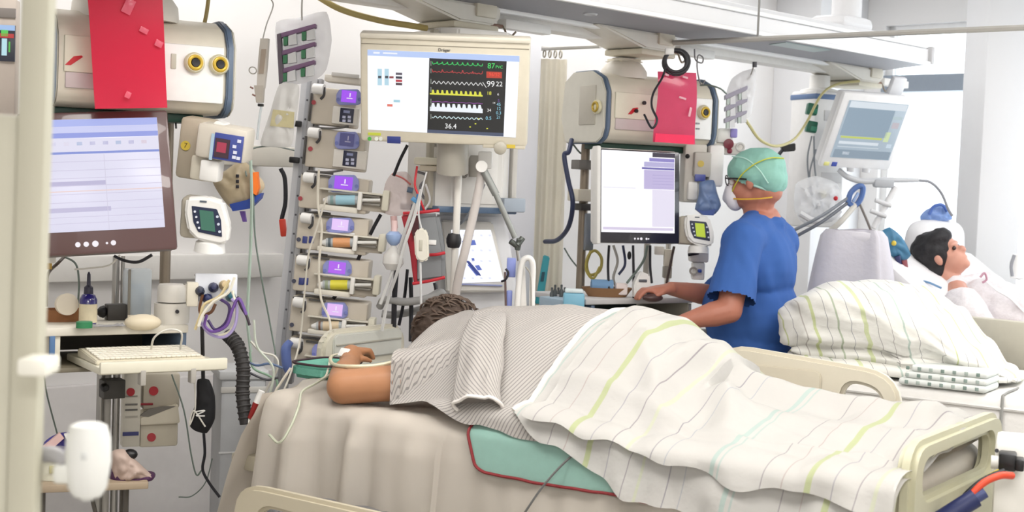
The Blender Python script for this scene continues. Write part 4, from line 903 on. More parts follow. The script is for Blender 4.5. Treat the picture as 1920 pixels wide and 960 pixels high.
vn.part('frame_edge', MB().box(vn.L(898, 534, -.004), (.17, .006, .006), .001), M('#9aa3d0', .4))
sp = T('surgical_clip', 'blue plastic clip hanging in front of the ventilator screen', 'clip', W(885, 505, 4.7), solo=True)
sp.solo(MB().prism(sp.poly([(874, 490), (879, 489), (899, 512), (902, 518), (893, 514)]), 0, .012, 'xz', .002), M('#2c3f8e', .4))
hl = T('respirator_holder', 'white looped plastic holder right of the ventilator', 'holder', W(982, 570, 4.85), 0)
hl.part('loop', MB().tube([hl.L(968, 600), hl.L(974, 520), hl.L(980, 490), hl.L(992, 484), hl.L(999, 497), hl.L(998, 540), hl.L(997, 600)], .011, 10), WHITE)
hl.pr('panel', M('#e8e6e2', .4), [(968, 590), (974, 505), (984, 490), (988, 590)], .01, .02); hl.part('inner_lead', MB().tube([hl.L(986, 500, -.01), hl.L(995, 520, -.012), hl.L(996, 590, -.01)], .003), GREYP)
bt_ = T('blue_tube_clip', 'pale blue plastic sleeve between the ventilator and the white loop', 'sleeve', W(956, 520, 4.88)); bt_.bx('upper_sleeve', M('#8b98d8', .4), 950, 484, 967, 520, 0, .03, .004); bt_.bx('lower_sleeve', M('#8b98d8', .4), 949, 545, 960, 590, 0, .03, .004); bt_.part('rod', MB().cyl(bt_.L(947, 510, -.01), bt_.L(949, 600, -.01), .004), M('#6d5a58', .4)); bt_.part('hook', MB().tube([bt_.L(940, 528, -.01), bt_.L(948, 524, -.015), bt_.L(953, 512, -.01), bt_.L(948, 504, -.01)], .004), DARK)

# things hanging between the pumps and the ventilator
pcf = T('pressure_cuff', 'grey pressure infusion cuff with red edging hung on a cord', 'pressure cuff', W(795, 465, 4.78))
pcf.pr('cuff', M('#85888b', .7), [(778, 402), (822, 400), (834, 470), (834, 524), (776, 530)], 0, .06, bev=.012); pcf.pr('red_edge', M('#a3202e', .6), [(752, 404), (780, 402), (782, 532), (776, 535), (768, 470)], -.006, .05, bev=.004)
pcf.pr('dark_gusset', M('#4e2328', .6), [(766, 406), (784, 404), (786, 450), (776, 450)], -.012, .03)
for (a, b) in (((756, 400), (824, 394)), ((774, 532), (834, 520)), ((806, 478), (834, 474))): pcf.part('red_strap', MB().tube([pcf.L(*a, -.012), pcf.L((a[0] + b[0]) / 2, (a[1] + b[1]) / 2 + 1, -.02), pcf.L(*b, -.012)], .0055), M('#c02a36', .6))
pcf.part('hanging_cord', MB().tube([pcf.L(796, 396), pcf.L(784, 365, -.01), pcf.L(778, 345), pcf.L(782, 312, .02)], .004), REDM); pcf.bx('white_tag', WHITE, 803, 450, 818, 459, -.004, .006, .001)
dch = T('drip_sensor', 'cream drip chamber hanging in front of the grey pressure cuff', 'drip chamber', W(790, 460, 4.66))
dch.pr('chamber', M('#dad6ca', .35), [(784, 428), (796, 428), (803, 440), (804, 485), (796, 492), (784, 490), (778, 480), (776, 440)], 0, .03, bev=.006); dch.bx('window', M('#b9b6a8', .3), 786, 450, 792, 470, -.003, .006, .001)
dch.part('lower_line', MB().tube([dch.L(788, 492, .015), dch.L(789, 530, .015), dch.L(790, 600, .015)], .004), M('#c9c9c9', .3)); dch.part('upper_line', MB().tube([dch.L(790, 428, .015), dch.L(785, 400, .015), dch.L(790, 360, .015), dch.L(800, 322, .015)], .003), M('#c9c9c9', .3))
clb = T('clear_drainage_bag', 'limp clear bag with pink tint hanging right of the syringe pumps', 'bag', W(745, 360, 4.95))
crumple(clb, 'bag_body', [(735, 325), (762, 322), (775, 345), (768, 398), (740, 405), (715, 395), (722, 345)], 0, .03, M('#efe4e2', .3, trans=.62), 41, .010)
clb.part('pink_rim', MB().tube([clb.L(735, 326, -.015), clb.L(755, 334, -.02), clb.L(770, 346, -.015)], .003), M('#d0706c', .4)); clb.part('blue_port', MB().cyl(clb.L(764, 355, -.02), clb.L(774, 358, -.02), .010), M('#5d6f86', .4)); clb.part('pink_neck', MB().cyl(clb.L(738, 405), clb.L(740, 428), .012), M('#e0bab8', .4))
vf = T('suction_filter', 'pale blue filter funnel with a clear bowl right of the syringe pumps', 'filter', W(739, 445, 4.75))
c = vf.L(738, 460); s_ = 4.75 / 2600
vf.part('funnel', MB().lathe([(0, 0), (6 * s_, 0), (12 * s_, 6 * s_), (15 * s_, 14 * s_), (15 * s_, 20 * s_), (9 * s_, 26 * s_), (0, 27 * s_)], c, n=20), M('#93a9cf', .35)); vf.part('bowl', MB().lathe([(4 * s_, 0), (18 * s_, -18 * s_), (20 * s_, -34 * s_), (12 * s_, -46 * s_), (0, -48 * s_)], c, n=20), M('#e4e2de', .25, trans=.4)); vf.part('neck', MB().cyl(c + Vector((0, 0, .047)), c + Vector((0, 0, .085)), .011), M('#dfc2bf', .4))
bc = T('blue_stopcock', 'small bright blue stopcock above the pressure cuff', 'stopcock', W(779, 376, 4.72)); bc.part('tap', MB().box((0, 0, 0), (.03, .015, .016), .003, Matrix.Rotation(.6, 3, 'Y')), M('#4f8fc0', .4)); bc.part('handle', MB().box((.01, -.006, .012), (.014, .014, .022), .003), M('#3d78b0', .4)); bc.part('outlet_line', MB().tube([(0, 0, -.005), (-.03, 0, -.10), (-.07, .02, -.24), (-.11, .02, -.36)], .006), M('#c6c6c4', .3))
cable('black_line', 'black line slanting up to the lower left corner of the big monitor', 'cable', [(764, 272, 4.9), (750, 300, 4.9), (738, 330, 4.9)], .006, CORDK)
cable('black_line', 'short black line slanting between the fourth and fifth pumps', 'cable', [(714, 402, 4.98), (703, 422, 4.98), (694, 440, 4.98)], .007, CORDK)
cable('black_line', 'short black line slanting beside the orange syringe', 'cable', [(676, 476, 4.98), (668, 494, 4.98), (660, 512, 4.98), (625, 560, 4.98)], .007, CORDK)
cable('black_line', 'black upright line left of the grey pressure cuff', 'cable', [(744, 500, 4.9), (740, 550, 4.9), (738, 615, 4.9)], .010, CORDK)
cable('black_line', 'black upright line right under the pressure cuff', 'cable', [(770, 520, 4.92), (771, 570, 4.92), (770, 640, 4.92)], .008, CORDK)
cable('black_line', 'dark line curving below the cuff towards the ventilator', 'cable', [(764, 505, 4.93), (758, 560, 4.93), (748, 610, 4.93)], .006, CORDK)
cable('black_line', 'dark short line right of the cuff foot', 'cable', [(815, 530, 4.93), (818, 550, 4.93), (816, 590, 4.93)], .007, M('#3a3a40', .5))
cable('grey_coil', 'thick grey hose coil lying behind the headboard', 'hose', [(712, 575, 4.95), (722, 562, 4.92), (760, 566, 4.88), (800, 560, 4.86), (826, 548, 4.88), (830, 565, 4.92), (790, 580, 4.95), (740, 590, 4.96), (716, 588, 4.96)], .014, M('#a3a3a2', .4), n=10)
cable('clear_line', 'clear line slanting down from the blue stopcock to the headboard', 'tube', [(790, 355, 4.7), (777, 405, 4.7), (760, 455, 4.7), (745, 510, 4.72), (728, 560, 4.76), (716, 620, 4.78)], .006, M('#cfcfce', .3))
cable('clear_line', 'clear line curving behind the drip chamber', 'tube', [(798, 345, 4.82), (806, 375, 4.82), (795, 395, 4.82)], .004, M('#c9c9c9', .3))
cable('grey_cable', 'grey cable looping between the breathing tube and the pendant column', 'cable', [(908, 345, 4.85), (895, 375, 4.85), (872, 410, 4.85), (852, 428, 4.85)], .005, M('#6f7379', .4))
cable('coiled_line', 'coiled black and white line hanging beside the left pendant rail', 'tube', [(783, 322, 4.88), (800, 330, 4.88), (806, 355, 4.88), (796, 372, 4.88), (788, 350, 4.88), (800, 335, 4.88)], .005, M('#77777c', .4))
cable('yellow_hose', 'thick yellowish hose sagging along the ceiling beam towards the pendant', 'hose', [(590, -10, 4.75), (640, 18, 4.8), (710, 38, 4.9), (770, 48, 4.9), (800, 53, 4.93)], .011, M('#b3a267', .5), n=10)
cable('ceiling_cord', 'two-tone cord rising to the ceiling beside the left supply box', 'cable', [(382, 50, 4.35), (388, 20, 4.35), (394, -30, 4.35)], .007, M('#9a8a58', .5))
tc_ = T('teal_pouch', 'slim teal pouch hanging on the curtain edge', 'pouch', W(1015, 525, 6.10), 0); tc_.pr('sleeve', M('#3fa3b0', .5), [(1019, 478), (1031, 482), (1018, 570), (1003, 570)], 0, .03, bev=.004); tc_.pr('dark_print', M('#1f4a58', .5), [(1016, 510), (1022, 510), (1019, 528), (1013, 528)], -.003, .004)

# ------------------------------------------------------------------ near bed and the patient lying face down
MZ = .90                                   # top of the near mattress
bed = T('hospital_bed', 'near hospital bed with cream plastic boards and a mattress under a beige sheet', 'bed', (.25, 3.945, 0), -33)
HW = .44
BEDP = M('#d3ceb6', .4, var=.02); BEDP2 = M('#c9c4b4', .45, var=.02)
bed.part('deck', MB().box((0, 0, MZ - .21), (2.0, .86, .05), .01), M('#b9b29f', .5))
bed.part('base_frame', MB().box((0, 0, .32), (1.5, .5, .12), .02), M('#bdb8aa', .5))
for x in (-.5, .5): bed.part('lift_column', MB().box((x, 0, .53), (.18, .2, .62), .01), GREYP)
for x in (-.7, .7):
    for y in (-.3, .3):
        bed.part('castor', MB().cyl((x, y - .025, .075), (x, y + .025, .075), .075, n=18), M('#4d4d50', .6)); bed.part('castor_leg', MB().cyl((x, y, .12), (x, y, .30), .03), GREYP)
def rrect(w, h, r, n=5, cx=0, cz=0, ccw=True):
    o = []
    for sx, sz, a0 in ((1, 1, 0), (-1, 1, 90), (-1, -1, 180), (1, -1, 270)):
        for k in range(n + 1):
            a = R_(a0 + 90 * k / n); o.append((cx + sx * (w / 2 - r) + r * math.cos(a), cz + sz * (h / 2 - r) + r * math.sin(a)))
    return o
def board(t, nm, outer, hole, mk, th, mat, parent=None):
    """a board with a hand hole: outer and hole are equal-length loops, mk maps (u, z, side) to a point"""
    mb = MB(); bm = mb.bm
    def lp(l, s): return [bm.verts.new(mk(u, z, s)) for u, z in l]
    o0, o1, h0, h1 = lp(outer, 0), lp(outer, 1), lp(hole, 0), lp(hole, 1); n = len(outer)
    for i in range(n):
        j = (i + 1) % n
        bm.faces.new((o0[i], o0[j], h0[j], h0[i])); bm.faces.new((o1[j], o1[i], h1[i], h1[j]))
        bm.faces.new((o0[j], o0[i], o1[i], o1[j])); bm.faces.new((h0[i], h0[j], h1[j], h1[i]))
    bmesh.ops.recalc_face_normals(bm, faces=bm.faces)
    es = [e for e in bm.edges if len(e.link_faces) == 2 and e.calc_face_angle() > 1.0]
    bmesh.ops.bevel(bm, geom=es, offset=th * .3, segments=2, affect='EDGES')
    return t.part(nm, mb, mat, parent)
# footboard with its hand hole
FX = .995
def quadloop(c, n=6, r=.06):
    """rounded loop through four corners (tr, tl, bl, br)"""
    out = []
    m = len(c)
    for i in range(m):
        p, a, b = Vector(c[i]), Vector(c[i - 1]), Vector(c[(i + 1) % m])
        da, db = (a - p).normalized() * min(r, .45 * (a - p).length), (b - p).normalized() * min(r, .45 * (b - p).length)
        for k in range(n + 1):
            t = k / n; out.append(tuple((p + da) * (1 - t) ** 2 + p * 2 * t * (1 - t) + (p + db) * t * t))
    return out
fo = quadloop([(.42, .99), (-.385, 1.005), (-.385, .45), (.42, .45)], 6, .10)
fh = quadloop([(.32, .94), (-.31, .95), (-.30, .868), (.32, .85)], 6, .055)
board(bed, 'footboard', fo, fh, lambda u, z, s: Vector((FX + (.045 if s else 0), u, z)), .045, M('#bab79d', .45, var=.02))
# headboard
ho = [(y, z) for y, z in rrect(.45, .50, .07, 5, .275, .79)]
bed.part('headboard', MB().prism(ho, -1.10, -1.06, 'yz', .012), BEDP2)
bed.part('headboard_panel', MB().prism(rrect(.37, .09, .02, 4, .28, .98), -1.066, -1.052, 'yz', .004), M('#c2c2ba', .45)); bed.part('headboard_groove', MB().box((-1.050, .28, .99), (.006, .35, .005), .001), M('#a7a498', .5)); bed.part('headboard_panel', MB().prism(rrect(.37, .07, .02, 4, .28, .88), -1.066, -1.052, 'yz', .004), M('#c2c2ba', .45))
# far side guard with hand hole at its foot end, near guard folded down
ga, gb_ = .135, .735
go = quadloop([(gb_, 1.045), (ga, 1.085), (ga, .66), (gb_ - .02, .66)], 6, .12)
gh = quadloop([(gb_ - .06, .99), (gb_ - .18, 1.01), (gb_ - .18, .88), (gb_ - .065, .88)], 6, .06)
board(bed, 'side_guard', go, gh, lambda u, z, s: Vector((u, .50 + (.035 if s else 0), z)), .035, M('#c9c2b1', .45, var=.02))
bed.part('guard_panel', MB().prism(rrect(.30, .20, .02, 4, .34, .93), .492, .500, 'xz', .003), M('#c4bcaa', .45))
bed.part('guard_panel', MB().prism(rrect(.10, .20, .02, 4, .60, .76), .494, .500, 'xz', .003), M('#bcb4a0', .45))
no = quadloop([(.20, .675), (-.80, .69), (-.77, .36), (.20, .36)], 6, .12); nh = quadloop([(.14, .60), (-.70, .635), (-.67, .42), (.14, .42)], 6, .07)
board(bed, 'side_guard', no, nh, lambda u, z, s: Vector((u, -.60 - (.035 if s else 0), z)), .035, M('#c3baa4', .4, var=.02))
bed.part('guard_hinge', MB().box((-.4, -.53, .62), (.1, .1, .04), .01), DARK)
for x in (.2, .8): bed.part('guard_bracket', MB().box((x, .47, .68), (.06, .06, .05), .006), GREYP)
for x in (FX - .01, ): bed.part('footboard_mount', MB().box((x - .02, 0, .68), (.05, .5, .04), .006), GREYP)
bed.part('headboard_mount', MB().box((-1.03, .1, .68), (.07, .5, .04), .006), GREYP)
bed.part('mattress', MB().box((.075, 0, MZ - .095), (1.82, .87, .18), .04, seg=4), M('#cfc7bb', .8, var=.03))

YE = -HW                                   # near edge
def drape(x0, x1, nx, ztop, off, yfar, hem, nn=26, nh=16, fold=None, fold_amp=.012, xl=None, out=0.0):
    """cloth laid over the near bed: across the top, round the near edge and down its side"""
    P, U = [], []
    r = .045
    for i in range(nx + 1):
        f = i / nx; P.append([]); U.append([])
        s = 0.; last = None
        for j in range(nn + nh + 1):
            xs = (x0 if xl is None else None)
            if j <= nn:
                v = j / nn; y = yfar + (YE + r - yfar) * v
                x = x0 + (x1 - x0) * f if xl is None else xl(y, 0) + (x1 - xl(y, 0)) * f
                z = ztop(x, y) + off
            else:
                v = (j - nn) / nh
                x = x0 + (x1 - x0) * f if xl is None else xl(YE, v) + (x1 - xl(YE, v)) * f
                zt = ztop(x, YE + r) + off; drop = max(.004, hem(x)); L_ = drop * v
                if L_ < r * 1.57:
                    a = L_ / r; y = YE + r - (r + off) * math.sin(a) ; z = zt - r * (1 - math.cos(a))
                else: y = YE - off - out * (L_ - r * 1.57); z = zt - r - (L_ - r * 1.57)
                if fold:
                    y -= fold_amp * max(0, fold(x, v)) * min(1, L_ / .12)
            p = Vector((x, y, z)); s += (p - last).length if last else 0; last = p
            P[-1].append(p); U[-1].append((x, s))
    return P, U
def flat(x, y): return MZ
def foldf(x, v): return .9 + 1.3 * nz(x * 6.5 + .5 * v, .25 * v, 2) + .9 * nz(x * 15, .3 * v, 5)
sh = T('bed_sheet', 'plain beige sheet over the near mattress hanging down in soft folds', 'sheet', (.25, 3.945, 0), -33)
def hx(y):
    t = max(0, min(1, (y + .40) / .34)); return -.845 - .135 * t * t * (3 - 2 * t)
def shtop(x, y): return MZ + .006 * nz(x * 5, y * 5, 1) + .004 * nz(x * 14, y * 12, 4) + .012 * math.exp(-((x - hx(y) - .04) / .05) ** 2)
P, U = drape(-.93, .985, 170, shtop, .006, .43, lambda x: .30 + .02 * math.sin(x * 4) + .05 * max(0, -x - .6), 20, 22, lambda x, v: foldf(x, v) * (1 if x < -.2 else .45), .034, lambda y, v: hx(y), .10)
# the sheet also falls over the head end in a bulging corner
SHEET = M('#e9e2d8', .9, var=.012, scale=9, bump=.05)
sh.part('top_sheet', MB().grid(P, U, .003), SHEET)
P2, U2 = [], []
for i in range(41):
    f = i / 40; P2.append([]); U2.append([])
    y = .30 + (-.47 - .30) * f
    for j in range(15):
        v = j / 14; dr = (.30 + .14 * f) * v
        bulge = .02 + .05 * math.sin(min(1, v * 1.3) * math.pi * .5) * (.5 + .5 * f) + .014 * nz(f * 9, v * 2, 4) * v + .01 * math.sin(f * 22) * v
        x = hx(y) + .004 - (bulge + .07 * v ** 1.3) * min(1, v * 4); yy = y - .05 * f * v * (1 if f > .8 else f)
        P2[-1].append((x, yy - (.02 * v * max(0, f - .5)), MZ + .014 - dr - .01 * max(0, f - .9))); U2[-1].append((v, f))
sh.part('head_fall', MB().grid(P2, U2, .003), SHEET)

# teal pad with a dark red edge under the patient
pd = T('absorbent_pad', 'teal green pad with dark red piping hanging out under the patient', 'pad', (.25, 3.945, 0), -33)
def padhem(x): return .125 - .03 * max(0, -x + .02) * 5 * (x < .02) + .012 * math.sin(x * 9 + 1)
def padx(y, v): return -.115 + .05 * max(0, v - .55) ** 1.3 * 2.0
P, U = drape(-.115, .44, 60, lambda x, y: shtop(x, y), .022, .3, lambda x: .150 - .06 * max(0, (-.04 - x) / .075) ** 2 + .02 * (x > .3) * (x - .3), 14, 16, lambda x, v: .5 + .6 * nz(x * 7, v, 7), .006, padx, .13)
pd.part('pad', MB().grid(P, U, .008), TEAL)
edge = [P[0][k] for k in range(10, len(P[0]))] + [P[i][-1] for i in range(1, len(P))]
pd.part('piping', MB().tube([Vector(e) + Vector((0, -.004, 0)) for e in edge[::2]], .0042, 6, per=2), M('#7c1f24', .7))

# the body under gown and blanket
AT = [(-.80, .0), (-.70, .05), (-.60, .17), (-.50, .235), (-.34, .27), (-.12, .285), (.10, .27), (.22, .255), (.31, .20), (.40, .135), (.52, .105), (.7, .09), (.86, .09), (.95, .105), (1.0, .07), (1.06, .0)]
NW = [(-.7, .30), (-.5, .44), (-.2, .50), (.1, .49), (.3, .46), (.5, .40), (.8, .36), (1.05, .33)]
def hump(x, y):
    a = interp(x, AT); yc = .05; w_ = interp(x, NW) if y < yc else .38
    r = min(1, abs(y - yc) / w_)
    f = math.cos(math.pi / 2 * r) ** .95
    if x > .42: f = f * (.82 + .18 * math.cos((y - yc) * 2 * math.pi / .24)) if r < .6 else f
    return MZ + a * f
def ridge(x, y, a, b, r):
    d = Vector((b[0] - a[0], b[1] - a[1])); t = max(0, min(1, ((x - a[0]) * d.x + (y - a[1]) * d.y) / d.length_squared))
    q = math.hypot(x - a[0] - d.x * t, y - a[1] - d.y * t)
    return a[2] + (b[2] - a[2]) * t + math.sqrt(max(0, r * r - q * q)) if q < r else 0
def gtop(x, y): return max(hump(x, y), ridge(x, y, (-.55, -.385, .958), (-.30, -.20, 1.04), .066)) + .007 * nz(x * 7 + y * 3, y * 6, 3) + .006 * nz(x * 15 - y * 8, y * 9, 6) + .010 * abs(nz(x * 4 + y * 5, y * 1.5, 12)) 
pat = T('person', 'person lying face down on the near bed in a striped gown, bare elbow forward', 'person', (.25, 3.945, MZ), -33)
def B(x, y, z): return Vector((x, y, z - MZ))
el = B(-.590, -.405, .954); shd = B(-.31, -.20, .995); wr = B(-.83, -.09, .965)
segs = [
 [(B(-.30, .04, 1.01), .12), (B(-.05, .04, 1.01), .12), (B(.20, .04, 1.00), .12)],
 [(B(-.32, -.10, 1.01), .09), (B(-.32, .18, 1.01), .09)],
 [(shd, .055), (B(-.45, -.325, .975), .053), (el, .050)],
 [(el, .050), (B(-.71, -.26, .962), .044), (wr, .033)],
 [(B(-.34, .20, 1.0), .07), (B(-.60, .42, .97), .045), (B(-.82, .30, .96), .036)],
 [(B(.20, -.07, .99), .08), (B(.54, -.08, .930), .045), (B(.90, -.08, .925), .03)], [(B(.20, .13, .98), .08), (B(.54, .17, .930), .045), (B(.90, .17, .925), .03)],
 [(B(.90, -.08, .935), .034), (B(.95, -.10, .93), .03)], [(B(.90, .17, .935), .034), (B(.95, .19, .93), .03)],
 [(B(-.42, .06, 1.05), .065), (B(-.55, .12, 1.06), .06)],
]
# right hand: palm and five curled fingers
pc_ = B(-.875, -.03, .985)
segs.append([(wr, .032), (B(-.855, -.06, .978), .034), (pc_, .036)])
for i, (dx, dy, l) in enumerate(((-.030, .012, .9), (-.012, .026, 1.0), (.010, .030, 1.0), (.030, .026, .9))):
    a = pc_ + Vector((dx * .6, .01 + dy * .3, .012)); b = pc_ + Vector((dx, .045 + dy * .5 * l, .014)); c = pc_ + Vector((dx * 1.05, .062 + dy * .5 * l, -.012)); segs.append([(a, .0125), (b, .0105), (c, .0095)])
segs.append([(pc_ + Vector((.022, -.02, 0)), .013), (pc_ + Vector((.048, .004, -.006)), .011), (pc_ + Vector((.055, .03, -.014)), .009)])
HD = B(-.64, .17, 1.055)
blobs = [(HD, (.105, .085, .10)), (HD + Vector((-.03, .045, -.02)), (.07, .06, .065)), (HD + Vector((.02, .075, -.01)), (.02, .03, .014)), (B(.19, .04, 1.0), (.12, .15, .10))]
merged(segs, blobs, .007, 5, pat.o, 'body', SKIN)
# hair
HAIR = M('#4a3c33', .75, var=.35, scale=60, bump=.5)
hb = merged([], [(HD + Vector((-.005, -.005, .016)), (.118, .098, .105)), (HD + Vector((.05, -.03, .02)), (.075, .075, .07)), (HD + Vector((-.05, .0, .0)), (.08, .085, .085))], .007, 3, pat.o, 'hair', HAIR, lambda c: .008 * nz(c.x * 22, c.y * 60, c.z * 60) + .005 * nz(c.x * 60, c.y * 120, c.z * 120))
lk = MB()
for i in range(130):
    a = random.uniform(0, 6.28); e = random.uniform(.1, 1.5); d = Vector((math.cos(a) * math.cos(e), math.sin(a) * math.cos(e), math.sin(e)))
    p = HD + Vector((d.x * .12, d.y * .10, d.z * .112 + .012)); t_ = Vector((random.uniform(.3, 1), random.uniform(-.6, .6), random.uniform(-.3, .3))).normalized()
    t_ = (t_ - d * t_.dot(d)).normalized(); lk.tube([p, p + t_ * .022 + d * .007, p + t_ * .045 - d * .002], [.0042, .004, .0008], 5, per=3)
tag(lk.done('hair_locks', M('#5a4a3f', .7, var=.4, scale=40), pat.o), None, None, None, 'stuff')
pat.part('dressing', MB().box(B(-.862, -.082, 1.0), (.036, .03, .006), .002, Matrix.Rotation(.9, 3, 'X')), WHITE, label='white gauze dressing on the hand')
# gown
GOWN = striped('gown cloth', '#dfdad5', [(.30, .58, '#aca7a4')], .0105, (1, .28), bump=.2)
GOWN_S = striped('gown sleeve cloth', '#dfdad5', [(.30, .58, '#aca7a4')], .0105, (1, .35), bump=.2)
def gx(y, v):
    return interp(y, [(-.45, -.40), (-.34, -.46), (-.2, -.55), (.0, -.60), (.12, -.62), (.4, -.5)]) + .14 * v
P, U = drape(-.6, .16, 90, gtop, .014, .40, lambda x: .012 + .075 * min(1, max(0, (x + .33) / .22)) + .006 * math.sin(x * 25), 60, 14, lambda x, v: .4 + nz(x * 9, v, 3), .010, gx, .2)
P = [[Vector(p) - Vector((0, 0, MZ)) for p in r] for r in P]
pat.part('gown', MB().grid(P, U, .003), GOWN)
# loose empty sleeve hanging down over the side of the gown, open at its end
rs = []
for i in range(25):
    f = i / 24
    cx, cy = -.325 + .222 * f, -.07 - .355 * f
    def sz(x, y): return (gtop(x, y) + .014 if y > -.42 else gtop(x, -.42) + .014 - (-.42 - y) * .85) - MZ
    hw, hh = .050 + .018 * min(1, f * 2.5), .006 + .030 * min(1, f * 1.6)
    e = .01; nrm = Vector((-(sz(cx + e, cy) - sz(cx - e, cy)) / (2 * e), -(sz(cx, cy + e) - sz(cx, cy - e)) / (2 * e), 1)).normalized()
    sd_ = Vector((1, .35, 0)); sd_ = (sd_ - nrm * sd_.dot(nrm)).normalized(); c = Vector((cx, cy, sz(cx, cy)))
    rs.append([c + sd_ * (hw * math.cos(a)) + nrm * (hh * (.75 + math.sin(a)) + (.010 * nz(math.cos(a) * 3, f * 5, 4) + .006 * math.sin(math.cos(a) * 7 + f * 3)) * f) for a in [2 * math.pi * k / 28 for k in range(28)]])
P = [[r[k % 28] for k in range(29)] for r in rs]; U = [[(.40 * i / 24 * .3 + k * .012, i * .017) for k in range(29)] for i in range(25)]
pat.part('gown_sleeve', MB().grid(P, U, .003), GOWN_S)
pat.part('sleeve_hem', MB().tube(rs[-1] + rs[-1][:1], .005, 7, per=1), GOWN_S)
ce = sum(rs[23], Vector()) / 28
pat.part('sleeve_shade_cap', MB().rings([[ce + (p - ce) * .86 for p in rs[23]], [ce + (p - ce) * .6 + (rs[22][0] - rs[23][0]) * .4 for p in rs[23]]]), M('#8d8681', .9))  # grey cap paints the shade inside the open sleeve end
tag(MB().tube([Vector(p) for p in [(-.88, -.12, .09), (-.80, -.22, .095), (-.70, -.32, .10), (-.60, -.38, .11), (-.52, -.34, .118), (-.46, -.28, .14)]], .0055, 8).done('arm_line', M('#d3cdb0', .35), None, mtx=pat.mtx), 'pale infusion line lying along the bare bent arm', 'tube')
cable('sheet_line', 'pale green tube trailing over the beige sheet from the bed corner', 'tube', [(640, 690, 4.32), (615, 705, 4.22), (590, 720, 4.10), (566, 735, 4.0), (560, 762, 3.90), (545, 800, 3.86), (524, 830, 3.85), (505, 815, 3.90)], .004, M('#b9bda8', .35))
cable('pillow_line', 'thin cream line arching over the teal cushion at the bed head', 'tube', [(585, 715, 4.35), (608, 708, 4.3), (616, 690, 4.33), (622, 668, 4.4), (645, 662, 4.45)], .0038, M('#ddd6c2', .4))
tcu = T('teal_cushion', 'small teal cushion with dark piping under the resting hand', 'cushion', bed.mtx @ Vector((-.955, -.05, MZ + .012)), -33)
cp = rrect(.17, .20, .05, 5); tcu.part('pad', MB().prism(cp, 0, .045, 'xy', .012), M('#6db09c', .85, bump=.3, scale=60)); tcu.part('piping', MB().tube([(x, y, .046) for x, y in cp + cp[:1]], .004, 6, per=2), M('#3f2c33', .7))

# blanket over hips and legs
bl_ = T('blanket', 'white blanket with green and grey stripes over the patient legs on the near bed', 'blanket', (.25, 3.945, 0), -33)
STR = [(.12, .14, '#cad9d3'), (.155, .162, '#ccd8d3'), (.33, .335, '#b5afb2'), (.41, .413, '#cfc3bf'), (.50, .522, '#d0d7ad'), (.60, .604, '#bfbcc2'), (.69, .694, '#b5aeb2'), (.75, .762, '#e0e2cf'), (.87, .875, '#b0acb3'), (.93, .934, '#c6c8cd')]
BLK = striped('striped blanket cloth', '#e0deda', STR, .62, (1, .06), bump=.25)
def btop(x, y):
    h = hump(x, y)
    w1 = .016 * abs(nz(x * 6 + y * 7, y * 3 - x, 21)) + .010 * nz(x * 12 - 5 * y, y * 7, 24)
    ridge = .042 * math.exp(-(((x - .44) + (y + .06) * .45) / .045) ** 2) * max(0, 1 - abs(y + .12) / .34) + .036 * math.exp(-(((x - .33) - (y + .10) * .35) / .035) ** 2) * max(0, 1 - abs(y + .02) / .3) + .02 * math.exp(-(((x - .26) + (y + .18) * .8) / .035) ** 2) * max(0, 1 - abs(y + .22) / .24)
    hemf = .012 * math.exp(-((y + .33 - .02 * math.sin(x * 8)) / .018) ** 2)
    return h + w1 + ridge + hemf
def bx0(y, v): return .035 + .05 * (1 - math.cos(min(1, max(0, y + .1) / .5) * 1.5)) + .012 * nz(y * 6, v, 2) - .02 * v
def bhem(x): return interp(x, [(.0, .03), (.12, .09), (.3, .13), (.5, .17), (.75, .24), (1.05, .30)]) + .010 * math.sin(x * 21)
P, U = drape(.04, 1.03, 130, btop, .024, .44, bhem, 70, 22, lambda x, v: .6 + 1.2 * nz(x * 8, v * .8, 31) + .5 * nz(x * 18, v, 35), .022, bx0, .26)
bl_.part('cloth', MB().grid(P, U, .005), BLK)
P3, U3 = drape(.09, 1.03, 110, lambda x, y: btop(x, y) + .004 * nz(x * 9, y * 9, 44), .040, .43, lambda x: .30 * bhem(x) + .022 + .010 * math.sin(x * 13) + .008 * math.sin(x * 31), 70, 12, lambda x, v: .5 + 1.3 * nz(x * 11, v * .8, 41), .020, lambda y, v: bx0(y, v) + .045, .30)
U3 = [[(a + .045, b) for a, b in r] for r in U3]
bl_.part('upper_fold', MB().grid(P3, U3, .004), BLK)
ed = [Vector(p) + Vector((0, 0, .003)) for p in P[0][::2]]
bl_.part('folded_edge', MB().tube(ed, .008, 7, per=2), M('#e6e3de', .9))
cp_ = [bed.mtx @ Vector(p) for p in [(.24, -.452, .905), (.20, -.475, .868), (.155, -.515, .80), (.10, -.545, .70), (.03, -.565, .60), (-.03, -.57, .50)]]
tag(MB().tube([p - cp_[0] for p in cp_], .0032, 6).done('bed_cable', M('#5d5d5c', .5), None, mtx=Matrix.Translation(cp_[0])), 'thin dark grey cable slanting across the teal pad down the bed side', 'cable')

